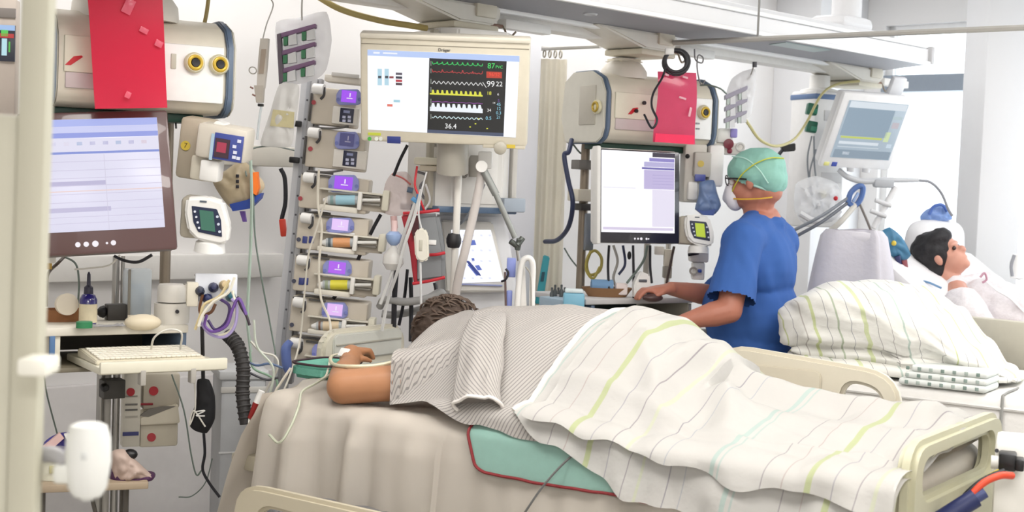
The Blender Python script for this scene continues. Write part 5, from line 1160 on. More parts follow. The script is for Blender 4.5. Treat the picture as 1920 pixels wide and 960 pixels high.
# ------------------------------------------------------------------ right workplace
b2 = pendant_box((1240, 272), 5.72, .52, 'beige supply box on the right pendant under the coiled black cable', -.15, [(.20, .145)], (-.10, .62, .085))
b2.part('neck', MB().prism([(-.06, -.06), (.06, -.06), (.06, .06), (-.06, .06)], .33, .352, 'xy', .01), CREAM2).location = (-.10, .15, 0)
s = b2.part('gas_socket', MB().lathe([(0, 0), (.028, 0), (.028, .012), (0, .014)], (-.292, .04, .14), (-1, 0, 0), 20), M('#d8d2b4', .4)); MB().torus((-.307, .04, .14), .018, .005, (1, 0, 0)).done('ring', M('#b59a3c', .35, .3), s)
b2.part('side_plate', MB().box((-.291, .12, .15), (.006, .12, .16), .003), M('#b3aea2', .5))
for (x, y) in ((1207, 193), (1192, 208)): q = b2.L(x, y, -.008); b2.part('cable_gland', MB().cyl(q, q + Vector((0, -.008, 0)), .008, n=12), BLACK)
for y in (230, 240): b2.bx('marking', M('#8a8a90', .5), 1305, y, 1312, y + 3, -.010, .003, 0)
ps2 = T('paper_sheet', 'glossy pink sheet taped over the right supply box', 'paper sheet', W(1266, 200, 5.56), 24)
ps2.part('page', MB().grid(sheet(ps2, [(1233, 134), (1305, 137), (1301, 271), (1228, 266)], 0, None, '', .012), None, .001), M('#f4628c', .2, var=.06, scale=10, coat=.5))
ps2.pr('sheenless_strip', M('#ee2f5c', .3), [(1229, 250), (1302, 254), (1301, 271), (1228, 266)], -.034, .004, label='crimson bottom strip left without the painted sheen')  # page colour is paled for window sheen; this strip keeps the unreflecting crimson
for (x, y, a, b) in ((1250, 140, 10, 4), (1285, 145, 12, 4), (1280, 184, 16, 4), (1294, 210, 5, 18)):
    q = ps2.L(x, y, -.022); ps2.part('tape', MB().box(q, (a * .0021, .001, b * .0021), .0004, Matrix.Rotation(.2, 3, 'Y')), M('#f6c3cf', .15, trans=.3))
p2c = T('computer_monitor', 'computer monitor with white glare painted into its screen in front of the nurse', 'monitor', W(1197, 368, 5.52), 28, -4)
p2c.part('housing', MB().box((0, .03, 0), (.39, .045, .375), .012), M('#e3e1dd', .4)); p2c.part('bezel', MB().box((.006, .004, -.002), (.378, .02, .37), .006), M('#26242c', .25, coat=.4)); p2c.part('side_edge', MB().box((-.189, .01, 0), (.018, .04, .385), .005), M('#dcdad6', .4))
s = p2c.part('screen', MB().box((-.004, -.0072, .016), (.345, .004, .322), .001), G('#f9f8fc', 1.05))  # white emission paints reflected glare as well as the form
def p2r(x0, x1, z0, z1, h): MB().box(((x0 + x1) / 2, -.0096, (z0 + z1) / 2), (x1 - x0, .0005, z1 - z0)).done('form_field', G(h, .95), s)
p2r(.06, .168, .158, .176, '#3a3444'); p2r(.045, .165, .140, .154, '#8f86c8'); p2r(.02, .165, .118, .138, '#b9b3dc'); p2r(.01, .165, .108, .116, '#6a62ae'); p2r(.02, .165, .03, .106, '#c3b8e0'); p2r(.06, .165, -.12, .028, '#e9e3f5'); p2r(-.17, -.02, .03, .032, '#d9d6ea'); p2r(-.17, .16, -.135, -.125, '#d9cfe8')
for k in range(5): p2r(.06, .16, .085 - k * .012, .087 - k * .012, '#a79bd0')
for i, (x, r) in enumerate([(-.02, .004), (-.005, .004), (.010, .0055), (.035, .0045), (.045, .003)]): p2c.part('touch_button', MB().cyl((x, -.005, -.169), (x, -.0075, -.169), r, n=10), G('#f3eef4', .95))
p2c.part('mount', MB().box((0, .10, 0), (.14, .12, .14), .01), GREYP)
w2 = T('workstation_shelf', 'grey-topped workstation shelf with a dark recess where the nurse works', 'shelf', W(1100, 568, 5.62), 33)
a, b = w2.L(1096, 562), w2.L(1298, 566); zs2 = (a.z + b.z) / 2; W2 = b.x - a.x; xm = (a.x + b.x) / 2
w2.part('top', MB().box((xm, .18, zs2), (W2, .38, .024), .005), M('#c4c2c2', .45))
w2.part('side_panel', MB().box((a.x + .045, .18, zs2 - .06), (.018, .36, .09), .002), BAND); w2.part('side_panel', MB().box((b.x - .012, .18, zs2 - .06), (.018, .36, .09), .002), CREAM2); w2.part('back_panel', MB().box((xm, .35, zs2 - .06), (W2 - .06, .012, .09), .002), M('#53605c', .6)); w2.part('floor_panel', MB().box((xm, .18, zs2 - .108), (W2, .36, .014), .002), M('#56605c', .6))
w2.part('keyboard_tray', MB().box((xm + .01, -.02, zs2 - .118), (W2 - .10, .30, .02), .004), CREAM); w2.part('left_box', MB().box((a.x - .03, .12, zs2 - .05), (.09, .2, .11), .006), M('#9fb4c4', .4))
w2z = w2.mtx.translation.z
for x in (a.x + .06, b.x - .08): w2.part('leg', MB().cyl((x, .3, zs2 - .11), (x, .3, -w2z), .014, n=10), STEEL)
for (px, y0, y1, r, m) in ((1099, 262, 545, .019, BRONZE), (1222, 268, 560, .014, M('#a9a49a', .4)), (1262, 268, 560, .012, M('#cbc6bb', .4))):
    u, v = w2.L(px, y0, .2), w2.L(px, y1, .2); w2.part('post', MB().cyl((u.x, .2, u.z), (u.x, .2, max(v.z, zs2)), r, n=12), m)
w2.bx('dark_rail_box', M('#35322f', .5), 1090, 382, 1112, 395, .15, .06, .004); w2.bx('cream_rail_box', CREAM2, 1084, 355, 1118, 378, .14, .08, .006); w2.bx('post_clamp', M('#6d6a66', .5), 1086, 300, 1112, 318, .14, .06, .004); w2.bx('steel_insert', M('#8b9199', .35, .4), 1098, 400, 1114, 470, .17, .03, .004)
k2 = T('computer_keyboard', 'cream keyboard under the hand of the nurse', 'keyboard', w2.mtx @ Vector((xm + .01, -.06, zs2 - .107)), 33)
k2.part('case', MB().prism([(-.07, 0), (.07, 0), (.07, .02), (-.07, .010)], -.17, .17, 'yz', .003), M('#e2dccb', .5))
kk = MB()
for r in range(5):
    for c in range(16): kk.box((-.15 + c * .02, -.05 + r * .025, .0135 + r * .0018), (.0165, .019, .006), .0015, seg=1)
tag(k2.part('keys', kk, M('#efebe0', .5)), None, None, None, 'stuff')
w2top = w2z + zs2 + .0125
def on2(name, label, cat, px, d, rz=33, solo=False):
    p = W(px, 555, d); p.z = w2top; return T(name, label, cat, p, rz, solo=solo)
kd = on2('kidney_dish', 'brown cardboard dish on the workstation shelf right of the curtain', 'dish', 1138, 5.78, 10); kd.part('bowl', MB().lathe([(0, .003), (.06, .003), (.085, .038), (.088, .038), (.065, 0), (0, 0)], n=28, sx=1.25, sy=.7), M('#8d6a4a', .8, bump=.2))
o = on2('bandage_roll', 'light blue roll lying in the brown dish beside the curtain', 'roll', 1130, 5.78, 5, True); o.solo(MB().cyl((-.05, 0, .042), (.04, 0, .042), .028, n=18), M('#7ea6cf', .7))
o = on2('gauze_pack', 'small white and red pack in the brown dish by the screen', 'pack', 1164, 5.76, 5, True); o.solo(MB().box((0, 0, .035), (.05, .04, .05), .008), M('#e6d9d6', .6))
cy = on2('wipe_canister', 'pale blue container standing at the left end of the workstation shelf', 'container', 1076, 5.58, 0)
cy.part('body', MB().box((0, 0, -.02), (.085, .07, .09), .008), M('#7fb9d2', .4)); cy.part('lid', MB().box((0, 0, .033), (.075, .06, .016), .006), M('#d9e4e6', .4)); cy.part('foot', MB().box((0, 0.02, -.12), (.05, .06, .11), .004), M('#8fa4b2', .4))
for i in range(5):
    t = T('dark_bottle', ('first', 'second', 'third', 'fourth', 'fifth')[i] + ' small dark bottle from the left in the tray by the curtain', 'bottle', W(1034 + i * 6, 566 - (i % 2) * 5, 5.75 + .03 * (i % 3)), group='dark bottles by the curtain', solo=True); t.solo(MB().lathe([(0, 0), (.008, 0), (.009, .035), (.004, .045), (.005, .06), (0, .062)], n=10), M('#4a4f50', .4))
bh = T('bottle_tray', 'narrow tray holding the dark bottles by the curtain', 'tray', W(1046, 572, 5.78), solo=True); bh.solo(MB().box((0, 0, -.014), (.10, .10, .02), .004), M('#7f9aa2', .5))
sc_ = on2('card_reader', 'white slanted card reader standing on the shelf behind the hand of the nurse', 'reader', 1206, 5.74, 10); sc_.part('body', MB().prism([(-.04, 0), (.035, 0), (.02, .10), (-.02, .115), (-.045, .06)], -.02, .03, 'xz', .006), WHITE); sc_.part('slot', MB().box((-.01, -.022, .075), (.035, .004, .012), .002), M('#55585e', .4))
m2 = on2('computer_mouse', 'dark mouse under the far hand of the nurse', 'mouse', 1224, 5.62, 20); m2.part('shell', MB().ball((0, 0, .014), (.045, .028, .018)), M('#4a3331', .4)); m2.part('wheel', MB().cyl((-.02, -.004, .03), (-.02, .004, .03), .006, n=10), DARK)
# cables by the right screen
cable('yellow_coil', 'coiled yellow cable hanging left of the right screen', 'cable', [(1108, 470, 5.8), (1100, 495, 5.8), (1106, 515, 5.8), (1124, 508, 5.8), (1128, 485, 5.8), (1116, 470, 5.8), (1103, 480, 5.78), (1099, 505, 5.78), (1112, 522, 5.78), (1125, 500, 5.78)], .0065, M('#a89a4e', .5))
for nm, m, pts in (('black', CORDK, [(1142, 460, 5.8), (1140, 500, 5.8), (1142, 545, 5.75)]), ('grey', GREYP, [(1150, 460, 5.8), (1158, 490, 5.8), (1150, 520, 5.8), (1156, 540, 5.8)]), ('dark blue', CORDN, [(1168, 460, 5.8), (1172, 495, 5.8), (1160, 515, 5.8)]), ('charcoal', DARK, [(1187, 460, 5.8), (1188, 520, 5.78), (1188, 560, 5.75)]), ('slate', CORDG, [(1214, 460, 5.8), (1208, 485, 5.8), (1196, 505, 5.8), (1176, 530, 5.72)]), ('inky', CORDK, [(1219, 460, 5.85), (1219, 500, 5.85), (1222, 530, 5.8)]), ('dark brown', M('#3a2c28', .5), [(1264, 462, 5.8), (1256, 500, 5.8), (1250, 530, 5.75)])):
    cable('screen_cable', '%s cable dropping from the right computer screen' % nm, 'cable', pts, .0055, m)
t = T('cable_switch', 'small black oval cable switch hanging under the right screen', 'switch', W(1180, 479, 5.8), solo=True); t.solo(MB().ball((0, 0, 0), (.009, .009, .018)), BLACK)
cable('curtain_cable', 'thick dark blue cable arching from the right supply box to the curtain', 'cable', [(1072, 262, 5.75), (1066, 285, 5.7), (1058, 292, 5.7), (1066, 340, 5.68), (1074, 380, 5.66), (1066, 425, 5.75), (1045, 450, 5.95), (1022, 453, 6.13)], .010, CORDN, n=10)
cable('thin_wall_line', 'thin grey line between curtain and pole right of the dark blue cable', 'cable', [(1074, 270, 5.85), (1086, 285, 5.85), (1096, 292, 5.85)], .004, CORDG)
cable('thin_wall_line', 'thin grey line slanting behind the left pole of the right workplace', 'cable', [(1058, 465, 5.9), (1070, 485, 5.9), (1086, 505, 5.9)], .0035, CORDG)
# coil and hooks on the right carriage
cc = T('cable_coil', 'black coiled cable hanging from the right pendant carriage', 'cable coil', W(1268, 114, 5.5))
for i, (dx, rr) in enumerate(((0, .042), (.006, .047), (.003, .050), (-.004, .045))): cc.part('loop', MB().torus((dx, .008 * i, -.002 * i), rr, .0055, (.15, 1, .1), 28, 6), M('#2b2b30', .5))
cc.part('tail', MB().tube([cc.L(1250, 120), cc.L(1242, 145), cc.L(1225, 175, -.1), cc.L(1222, 200, -.2), cc.L(1232, 225, -.25), cc.L(1222, 240, -.25), cc.L(1208, 215, -.2)], .0045), CORDK); cc.bx('tie', WHITE, 1248, 90, 1264, 102, -.02, .03, .003)
hk = T('wire_hook', 'bent wire hooks hanging right of the black cable coil', 'hook', W(1310, 110, 5.75)); hk.part('wire', MB().tube([hk.L(1302, 92), hk.L(1304, 112), hk.L(1316, 118), hk.L(1318, 108), hk.L(1309, 104), hk.L(1307, 125), hk.L(1311, 150), hk.L(1316, 160), hk.L(1322, 150)], .003), M('#77777a', .4))
cable('box_lead', 'thin dark lead lying over the top of the right supply box', 'cable', [(1313, 160, 5.75), (1330, 160, 5.7), (1350, 166, 5.68), (1362, 176, 5.7)], .0035, CORDG)
r2 = T('vial_rack', 'rack of clear vials on grey bars right of the pink sheet', 'vial rack', W(1385, 180, 5.9))
vial_rack(r2, [(1360, 178), (1360, 200), (1359, 222)], 0, 18, 42, 18, [M('#a5a2b4', .5), M('#c3d0ca', .5), M('#eceef2', .25, trans=.15)])
crumple(r2, 'clear_bag', [(1372, 148), (1392, 134), (1416, 130), (1416, 165), (1408, 215), (1392, 225), (1362, 232), (1362, 175)], .04, .03, M('#f6f6f8', .2, trans=.5), 52, .010); r2.part('hanger', MB().cyl(r2.L(1415, 116), r2.L(1415, 126), .010, n=10), M('#4c4c52', .4)); r2.part('hook', MB().tube([r2.L(1415, 116), r2.L(1408, 140, .03), r2.L(1400, 150, .03)], .003), STEEL)
pm_ = T('wall_pump', 'white pump with purple and maroon knobs above the head of the nurse', 'medical device', W(1368, 270, 5.95)); pm_.bx('body', WHITE, 1345, 240, 1375, 268, 0, .08, .012); pm_.bx('purple_panel', M('#8f86c8', .4), 1370, 241, 1383, 258, -.01, .03, .005); pm_.bx('lower_body', WHITEW, 1340, 268, 1398, 290, .01, .07, .012); pm_.part('maroon_knob', MB().lathe([(0, 0), (.02, 0), (.022, .02), (0, .024)], pm_.L(1365, 270, 0), (0, -1, 0), 14), M('#6d1f30', .4)); pm_.part('maroon_knob', MB().ball(pm_.L(1368, 283, -.01), .012), M('#7d2438', .4)); pm_.part('ring', MB().torus(pm_.L(1388, 276, -.01), .016, .005, (0, 1, 0)), LGREY)
wu = T('warming_unit', 'grey and white control unit with a blue tag beside the mask of the nurse', 'medical device', W(1316, 320, 5.8), 6)
wu.bx('back_body', M('#cfccc4', .5), 1283, 270, 1325, 380, .03, .10, .01); wu.bx('front_body', M('#b9b5ae', .45), 1302, 285, 1334, 332, 0, .10, .008); wu.bx('right_body', M('#e9e7e6', .45), 1330, 272, 1358, 350, .02, .10, .012); wu.bx('blue_tag', M('#4a559e', .4), 1303, 327, 1323, 340, -.004, .01, .002); q = wu.L(1314, 307, -.002); wu.part('sticker', MB().cyl(q, q + Vector((0, -.001, 0)), .014, n=20), M('#cdb65a', .4)); q = wu.L(1289, 293, .028); wu.part('black_cap', MB().ball(q, .010, 10), BLACK); wu.bx('lower_white', WHITE, 1290, 340, 1308, 375, .01, .08, .008)
b2g = T('blue_bag', 'crumpled translucent blue bag hanging below the blue tagged control unit', 'bag', W(1328, 370, 5.75)); crumple(b2g, 'bag_body', [(1312, 342), (1338, 338), (1345, 362), (1352, 385), (1340, 402), (1318, 400), (1303, 392), (1310, 365)], 0, .04, M('#6f86b0', .4, var=.3, scale=20, trans=.15), 61, .012); b2g.pr('blue_edge', M('#2f4a8e', .4), [(1305, 392), (1320, 396), (1342, 392), (1338, 404), (1318, 403)], -.025, .05)
lcd_unit(1310, 432, 5.72, .68, 'white rounded control unit with a lime green display beside the nurse', '#b9cc3a', .95, 6, -4, 1)
fl = T('flow_meter', 'small white flow regulators under the lime green display', 'regulator', W(1300, 500, 5.85)); fl.bx('body', M('#e9e7e4', .4), 1293, 462, 1330, 492, 0, .06, .010); fl.bx('lower', WHITE, 1298, 492, 1322, 525, .01, .05, .008); fl.part('black_tap', MB().cyl(fl.L(1290, 478, -.01), fl.L(1310, 474, -.01), .007, n=8), DARK); fl.part('blue_tap', MB().box(fl.L(1312, 508, -.01), (.016, .016, .014), .003), BLUE); fl.part('dial', MB().torus(fl.L(1300, 508, -.01), .014, .004, (0, 1, 0)), GREYP)
fc = T('tube_bracket', 'cream rail clamp on the post behind the hand of the nurse', 'clamp', W(1253, 500, 5.86)); fc.bx('upper', CREAM2, 1246, 468, 1262, 500, 0, .05, .004); fc.bx('lower', M('#9b978c', .5), 1244, 500, 1260, 522, 0, .05, .004); fc.bx('side', WHITEW, 1228, 462, 1246, 478, .01, .04, .004)

# ------------------------------------------------------------------ nurse
NO = Vector((.985, 5.72, 0))
nu = T('person', 'nurse in a royal blue shirt, teal cap and white mask typing at the workstation', 'person', NO)
def N(px, py, d): return W(px, py, d) - NO
fd = Vector((-.86, .44, -.16)).normalized(); sd = Vector((-.44, -.86, 0)).normalized(); ud = (-fd.cross(sd)).normalized()
if ud.z < 0: ud = -ud
HR = Matrix((fd, sd, ud)).transposed()
HC = N(1413, 338, 5.70)
def Hd(a, b, c): return HC + fd * a + sd * b + ud * c
segs = []
def hand(wr, pd, up, side, curl=.35, k=1.0):
    """palm and five separate fingers: pd points along the fingers, side towards the little finger"""
    pd, side, up = pd.normalized(), side.normalized(), up.normalized()
    pc = wr + pd * .05 * k
    for o in (-.024, 0, .024): segs.append([(wr + side * o * .6, .022 * k), (pc + side * o, .0185 * k), (pc + pd * .035 * k + side * o, .015 * k)])
    for o, L in ((-.030, .92), (-.010, 1.0), (.011, .95), (.030, .78)):
        a = pc + pd * .04 * k + side * o * k; b = a + (pd * (1 - curl * .3) + up * .18) * .036 * L * k; c = b + (pd * .8 - up * (curl + .1)) * .030 * L * k; e = c + (pd * .5 - up * (curl + .4)) * .020 * L * k
        segs.append([(a, .0115 * k), (b, .0100 * k), (c, .0090 * k), (e, .0078 * k)])
    a = wr + pd * .018 * k - side * .026 * k; b = a + pd * .034 * k - side * .022 * k - up * .006; c = b + pd * .030 * k - side * .004 - up * .010
    segs.append([(a, .015 * k), (b, .0125 * k), (c, .0095 * k)])
shL, shR = N(1390, 454, 5.50), N(1458, 456, 5.86)
elL, wrL = N(1368, 582, 5.40), N(1284, 602, 5.40)
elR, wrR = N(1345, 556, 5.86), N(1258, 541, 5.68)
segs += [[(shL, .062), (elL, .050)], [(elL, .051), (elL.lerp(wrL, .35), .051), (wrL, .031)], [(shR, .06), (elR, .047)], [(elR, .046), (elR.lerp(wrR, .35), .045), (wrR, .029)]]
hand(wrL, Vector((-.9, .12, -.05)), Vector((0, 0, 1)), Vector((-.1, -1, 0)), .45)
hand(wrR, Vector((-.88, -.25, -.10)), Vector((0, 0, 1)), Vector((-.25, .95, 0)), .5)
nb_ = N(1430, 418, 5.72)
segs += [[(Hd(-.035, 0, -.05), .062), (N(1420, 395, 5.71), .060), (nb_, .070)], [(shL, .065), (nb_, .075), (shR, .065)], [(nb_, .08), (N(1420, 520, 5.72), .13), (N(1405, 640, 5.72), .14)]]
hipz = N(1400, 690, 5.72)
for o in (-1, 1):
    hp = hipz + sd * (.10 * o); hp2 = Vector((hp.x, hp.y, .50)); ft = Vector((hp.x, hp.y, .09))
    segs += [[(hp, .105), (hp2, .065), (ft, .045)], [(ft, .045), (ft + fd * .14 + Vector((0, 0, -.045)), .035)]]
blobs = [(Hd(-.012, 0, .025), (.098, .077, .088), HR), (Hd(.028, 0, -.055), (.068, .058, .062), HR), (Hd(.072, 0, -.082), (.026, .030, .022), HR), (Hd(.094, 0, -.012), (.022, .013, .026), HR), (Hd(.075, 0, .022), (.022, .05, .014), HR),
         (Hd(-.005, .077, -.012), (.018, .011, .032), HR), (Hd(-.005, -.077, -.012), (.018, .011, .032), HR), (Hd(-.06, 0, -.055), (.055, .062, .05), HR), (Hd(.055, .04, -.03), (.03, .02, .03), HR), (Hd(.092, 0, -.052), (.014, .024, .008), HR)]
merged(segs, blobs, .0065, 4, nu.o, 'body', SKIN2)
for s_ in (-1, 1): MB().ball(Hd(.082, .032 * s_, .002), .0125, 10).done('eye', M('#e8e4e0', .2), nu.o)
CAP = M('#8cbfb2', .7, var=.08, scale=22, bump=.35)
merged([], [(Hd(-.018, 0, .040), (.122, .100, .092), HR), (Hd(-.075, 0, -.005), (.062, .088, .070), HR), (Hd(-.085, 0, -.02), (.05, .07, .05), HR)], .0065, 6, nu.o, 'surgical_cap', CAP, lambda c: .005 * nz(c.x * 18, c.y * 18, c.z * 25) + .004 * abs(nz(c.x * 40, c.y * 40, c.z * 12)),
       cut=lambda c: (c - HC).dot(ud) < -.022 + .52 * (c - HC).dot(fd))
hemp = []
for k in range(33):
    a = 2 * math.pi * k / 32; f_, s_ = .078 * math.cos(a) - .022, .070 * math.sin(a); hemp.append(Hd(f_, s_, -.014 + .52 * f_))
nu.part('cap_hem', MB().tube(hemp, .0045, 6, per=2), M('#b5ddd2', .7))
nu.part('cap_seam', MB().tube([Hd(.06, .06, .105), Hd(-.005, .090, .085), Hd(-.055, .094, .035), Hd(-.085, .086, -.025)], .003, 6), M('#b9e0d6', .7))
merged([[(Hd(.098, 0, -.020), .026), (Hd(.118, 0, -.058), .024)]], [(Hd(.088, 0, -.055), (.042, .052, .062), HR)], .006, 4, nu.o, 'face_mask', M('#e9e6ee', .6))
YST = M('#d6d63c', .5)
nu.part('mask_strap', MB().tube([Hd(.078, .050, -.035), Hd(.055, .074, -.012), Hd(.01, .098, .028), Hd(-.05, .104, .060), Hd(-.105, .078, .075), Hd(-.135, .0, .072)], .0042, 6, flat=.6), YST)
nu.part('mask_strap', MB().tube([Hd(.076, .050, -.066), Hd(.05, .068, -.072), Hd(.0, .074, -.078), Hd(-.05, .078, -.082), Hd(-.09, .066, -.082)], .0042, 6, flat=.6), M('#dcae3c', .5))
gl = nu.part('spectacles', MB().tube([Hd(.096, .058, .020), Hd(.06, .080, .014), Hd(.0, .096, .002)], .0035, 6), M('#1d1a1e', .4))
for s_ in (-1, 1): MB().torus(Hd(.101, .034 * s_, .012), .021, .0024, tuple(fd), 20, 6).done('lens_rim', M('#2a2024', .4), gl)
MB().tube([Hd(.102, .014, .016), Hd(.106, 0, .02), Hd(.102, -.014, .016)], .0024, 6).done('nose_bridge', M('#2a2024', .4), gl); MB().tube([Hd(.096, -.058, .020), Hd(.06, -.080, .014), Hd(.0, -.094, .002)], .0035, 6).done('temple', M('#1d1a1e', .4), gl)
SHIRT = M('#355fa6', .85, var=.06, scale=12, bump=.2)
cuL = shL.lerp(elL, .80)
ch = N(1424, 490, 5.71); be = N(1408, 590, 5.72); lo_ = N(1404, 660, 5.72)
merged([[(shL + Vector((0, 0, .0)), .082), (shL.lerp(elL, .5), .088), (shL.lerp(elL, 1.02), .094)], [(shR, .078), (shR.lerp(elR, .5), .08), (shR.lerp(elR, .95), .078)], [(shL, .085), (nb_ + Vector((0, 0, -.02)), .088), (shR, .085)]],
       [(ch, (.150, .225, .20), HR), (be, (.195, .215, .22), HR), (lo_, (.185, .210, .20), HR), (nb_ + Vector((0.012, .0, -.012)), (.098, .115, .058), HR)], .008, 7, nu.o, 'shirt', SHIRT,
       lambda c: .013 * nz(c.x * 8 + c.z * 3, c.y * 8, c.z * 3.5) + .007 * nz(c.x * 18 + c.z * 9, c.y * 18, c.z * 5, 1),
       cut=lambda c: (c - cuL).dot((elL - shL).normalized()) > -.01 + .02 and (c - cuL).length < .17 and (c - elL).length < .14)
tr = []
for o in (-1, 1):
    hp = hipz + sd * (.10 * o); tr.append([(hp, .125), (Vector((hp.x, hp.y, .50)), .095), (Vector((hp.x, hp.y, .12)), .08)])
merged(tr, [(hipz, (.17, .20, .14), HR)], .012, 4, nu.o, 'trousers', M('#2a4f9c', .85, bump=.2))
for o in (-1, 1):
    hp = hipz + sd * (.10 * o); c = Vector((hp.x, hp.y, .045)); mb = MB(); mb.ball(c + fd * .06, (.10, .10, .044)); nu.part('shoe', mb, M('#e6e4e0', .5))

# ------------------------------------------------------------------ second bed with the piled duvet
def simple_bed(name, label, loc, rz, mz, sheetm):
    t = T(name, label, 'bed', loc, rz)
    t.part('deck', MB().box((0, 0, mz - .23), (2.0, .86, .05), .01), M('#b9b29f', .5)); t.part('base_frame', MB().box((0, 0, .32), (1.4, .5, .12), .02), M('#bdb8aa', .5))
    for x in (-.5, .5): t.part('lift_column', MB().box((x, 0, (mz - .25 + .35) / 2), (.18, .2, mz - .6), .01), GREYP)
    for x in (-.7, .7):
        for y in (-.22, .22): t.part('castor', MB().cyl((x, y - .025, .075), (x, y + .025, .075), .075, n=16), M('#4d4d50', .6)); t.part('castor_leg', MB().cyl((x, y, .10), (x, y, .30), .03), GREYP)
    return t
M2 = .90
bd2 = simple_bed('hospital_bed', 'second hospital bed behind, with white mattress and a piled striped duvet', (1.977, 4.933, 0), -33, M2, None)
bd2.part('mattress', MB().box((0, 0, M2 - .10), (2.0, .86, .20), .03, seg=3), M('#e9e7e4', .8, var=.02, bump=.2)); bd2.part('side_welt', MB().tube([(-.98, -.435, M2 - .035), (0, -.437, M2 - .04), (.98, -.435, M2 - .035)], .006, 6), M('#d9d7d4', .8))
bd2.part('side_strip', MB().box((-.0, -.445, M2 - .28), (1.7, .03, .10), .008), M('#d9d6cc', .5))
for x in (-.10,): 
    st = bd2.part('strap', MB().tube([(x, -.20, M2 + .004), (x + .004, -.40, M2 + .006), (x + .006, -.438, M2 - .02), (x + .006, -.440, M2 - .22)], .007, 6, flat=.5), M('#9b9b98', .6))
def superell(cx, cy, cz, rx, ry, rz, fn, n=72, m=40, e1=.55, e2=.75):
    sg = lambda v, e: math.copysign(abs(v) ** e, v)
    P, U = [], []
    for i in range(n + 1):
        a = -math.pi + 2 * math.pi * i / n; P.append([]); U.append([])
        for j in range(m + 1):
            b = -math.pi / 2 + math.pi * j / m
            x = sg(math.cos(b), e1) * sg(math.cos(a), e2); y = sg(math.cos(b), e1) * sg(math.sin(a), e2); z = sg(math.sin(b), e1)
            p = fn(x, y, z); P[-1].append(Vector((cx + rx * p[0], cy + ry * p[1], cz + rz * p[2]))); U[-1].append((cx + rx * p[0], ry * p[1] + .5 * rz * p[2]))
    return P, U
DSTR = [(.06, .066, '#aeaba8'), (.13, .14, '#c9d09f'), (.19, .194, '#a9a6a8'), (.25, .254, '#bfbab4'), (.31, .330, '#ccd5a2'), (.40, .404, '#a2a1a2'), (.46, .47, '#b5bfa9'), (.54, .544, '#9f9fa5'), (.62, .645, '#d3dbb0'), (.70, .704, '#a6a3a0'), (.78, .784, '#b2adab'), (.86, .872, '#bccbc2'), (.93, .934, '#a5a3a6')]
DUV = striped('duvet cloth', '#e9e8e2', DSTR, .55, (.9, .55), bump=.35)
du = T('duvet', 'large puffy white duvet with pale green and grey stripes piled on the second bed', 'duvet', (1.977, 4.933, M2), -33)
def dfn(x, y, z):
    t_ = (x + 1) / 2
    k = interp(t_, [(0, .84), (.22, 1), (.42, .98), (.60, .74), (.80, .40), (.94, .14), (1, .06)])
    zz = (z + 1) / 2 * k * 2 - 1
    w1 = .10 * nz(x * 2.2, y * 2.2, z * 1.2 + 3) - .13 * math.exp(-((z + .35 - .25 * x + .15 * nz(x * 5, y, 2)) / .10) ** 2) * (y < 0) * (1 if x < .6 else .3) + .055 * nz(x * 6 + z * 5, y * 3, z * 3 + 7) - .07 * math.exp(-((z - .05 + .5 * (x + .1) ** 2) / .07) ** 2) * (y < .2) * (x > -.6)
    if x > 0: x *= .86 - .38 * (y + 1) / 2
    return (x * (1 + .4 * w1), y * (1 + w1) - .04 * (z > 0), zz + .10 * nz(x * 3 + y * 2, y * 2.5, 15) * (z > -.5) + .05 * nz(x * 8 + y * 7, y * 3, 25) * (z > -.5))
P, U = superell(-.505, .05, .165, .54, .39, .160, dfn, 110, 60)
du.part('cover', MB().grid(P, U), DUV, angle=3)
def dfn2(x, y, z):
    if x > 0: x *= .9 - .38 * (y + 1) / 2
    return (x, y * (1 + .08 * nz(x * 4, y, 33)), z * (1 - .3 * max(0, x)) + .15 * nz(x * 5, y * 4, 35))
P, U = superell(-.50, .02, .032, .50, .38, .03, dfn2, 72, 20)
du.part('lower_fold', MB().grid(P, U), DUV, angle=3)
fs = T('folded_sheets', 'stack of folded white sheets with grey green prints at the foot of the piled duvet', 'sheet stack', bd2.mtx @ Vector((-.30, -.335, M2 + .002)), -33)
for i in range(3):
    o = fs.part('folded_sheet', MB().box((.01 * i, -.01 + .004 * i, .014 + .024 * i), (.30 - .02 * i, .18, .024), .010, seg=3), M('#dfe3e0', .8, bump=.2))
    for k in range(7):
        x = -.12 + .04 * k + .012 * nz(k, i, 3); MB().box((x, -.1015 + .004 * i, .014 + .024 * i + .002 * nz(k * 3, i, 1)), (.012 + .012 * abs(nz(k, i * 2, 9)), .003, .012), .001).done('printed_mark', M(('#8d9d97', '#a9b5af', '#7d8f88')[(k + i) % 3], .8), o)

# ------------------------------------------------------------------ far bed with a reclining patient
H0 = W(1985, 655, 6.0)
b3o = Vector((H0.x, H0.y, 0)); z3 = .86
b3 = simple_bed('hospital_bed', 'far hospital bed with raised back where a dark haired patient reclines', b3o, -47, z3 + .02, None)
b3.part('lower_mattress', MB().box((.50, 0, z3 - .08), (1.0, .86, .16), .03), M('#e6e4e6', .8)); b3.part('raised_mattress', MB().box((-.36, 0, z3 + .15), (.86, .84, .15), .03, Matrix.Rotation(R_(34), 3, 'Y')), M('#e6e4e6', .8))
b3.part('side_guard', MB().box((.12, -.47, z3 + .10), (.80, .035, .22), .015), M('#cbc6b6', .45)); b3.part('headboard', MB().box((-1.0, 0, z3 + .05), (.04, .85, .5), .02), M('#cbc6b6', .45))
pl3 = T('pillow', 'white pillow behind the head of the far reclining patient', 'pillow', W(1752, 470, 6.72), -47)
P, U = superell(0, 0, 0,   .08, .22, .15, lambda x, y, z: (x * (1 + .1 * nz(x, y * 3, z * 3)), y, z), 40, 24); pl3.part('case', MB().grid(P, U), M('#e4e3e6', .85, bump=.2), angle=3)
fo_ = W(1766, 480, 6.35)
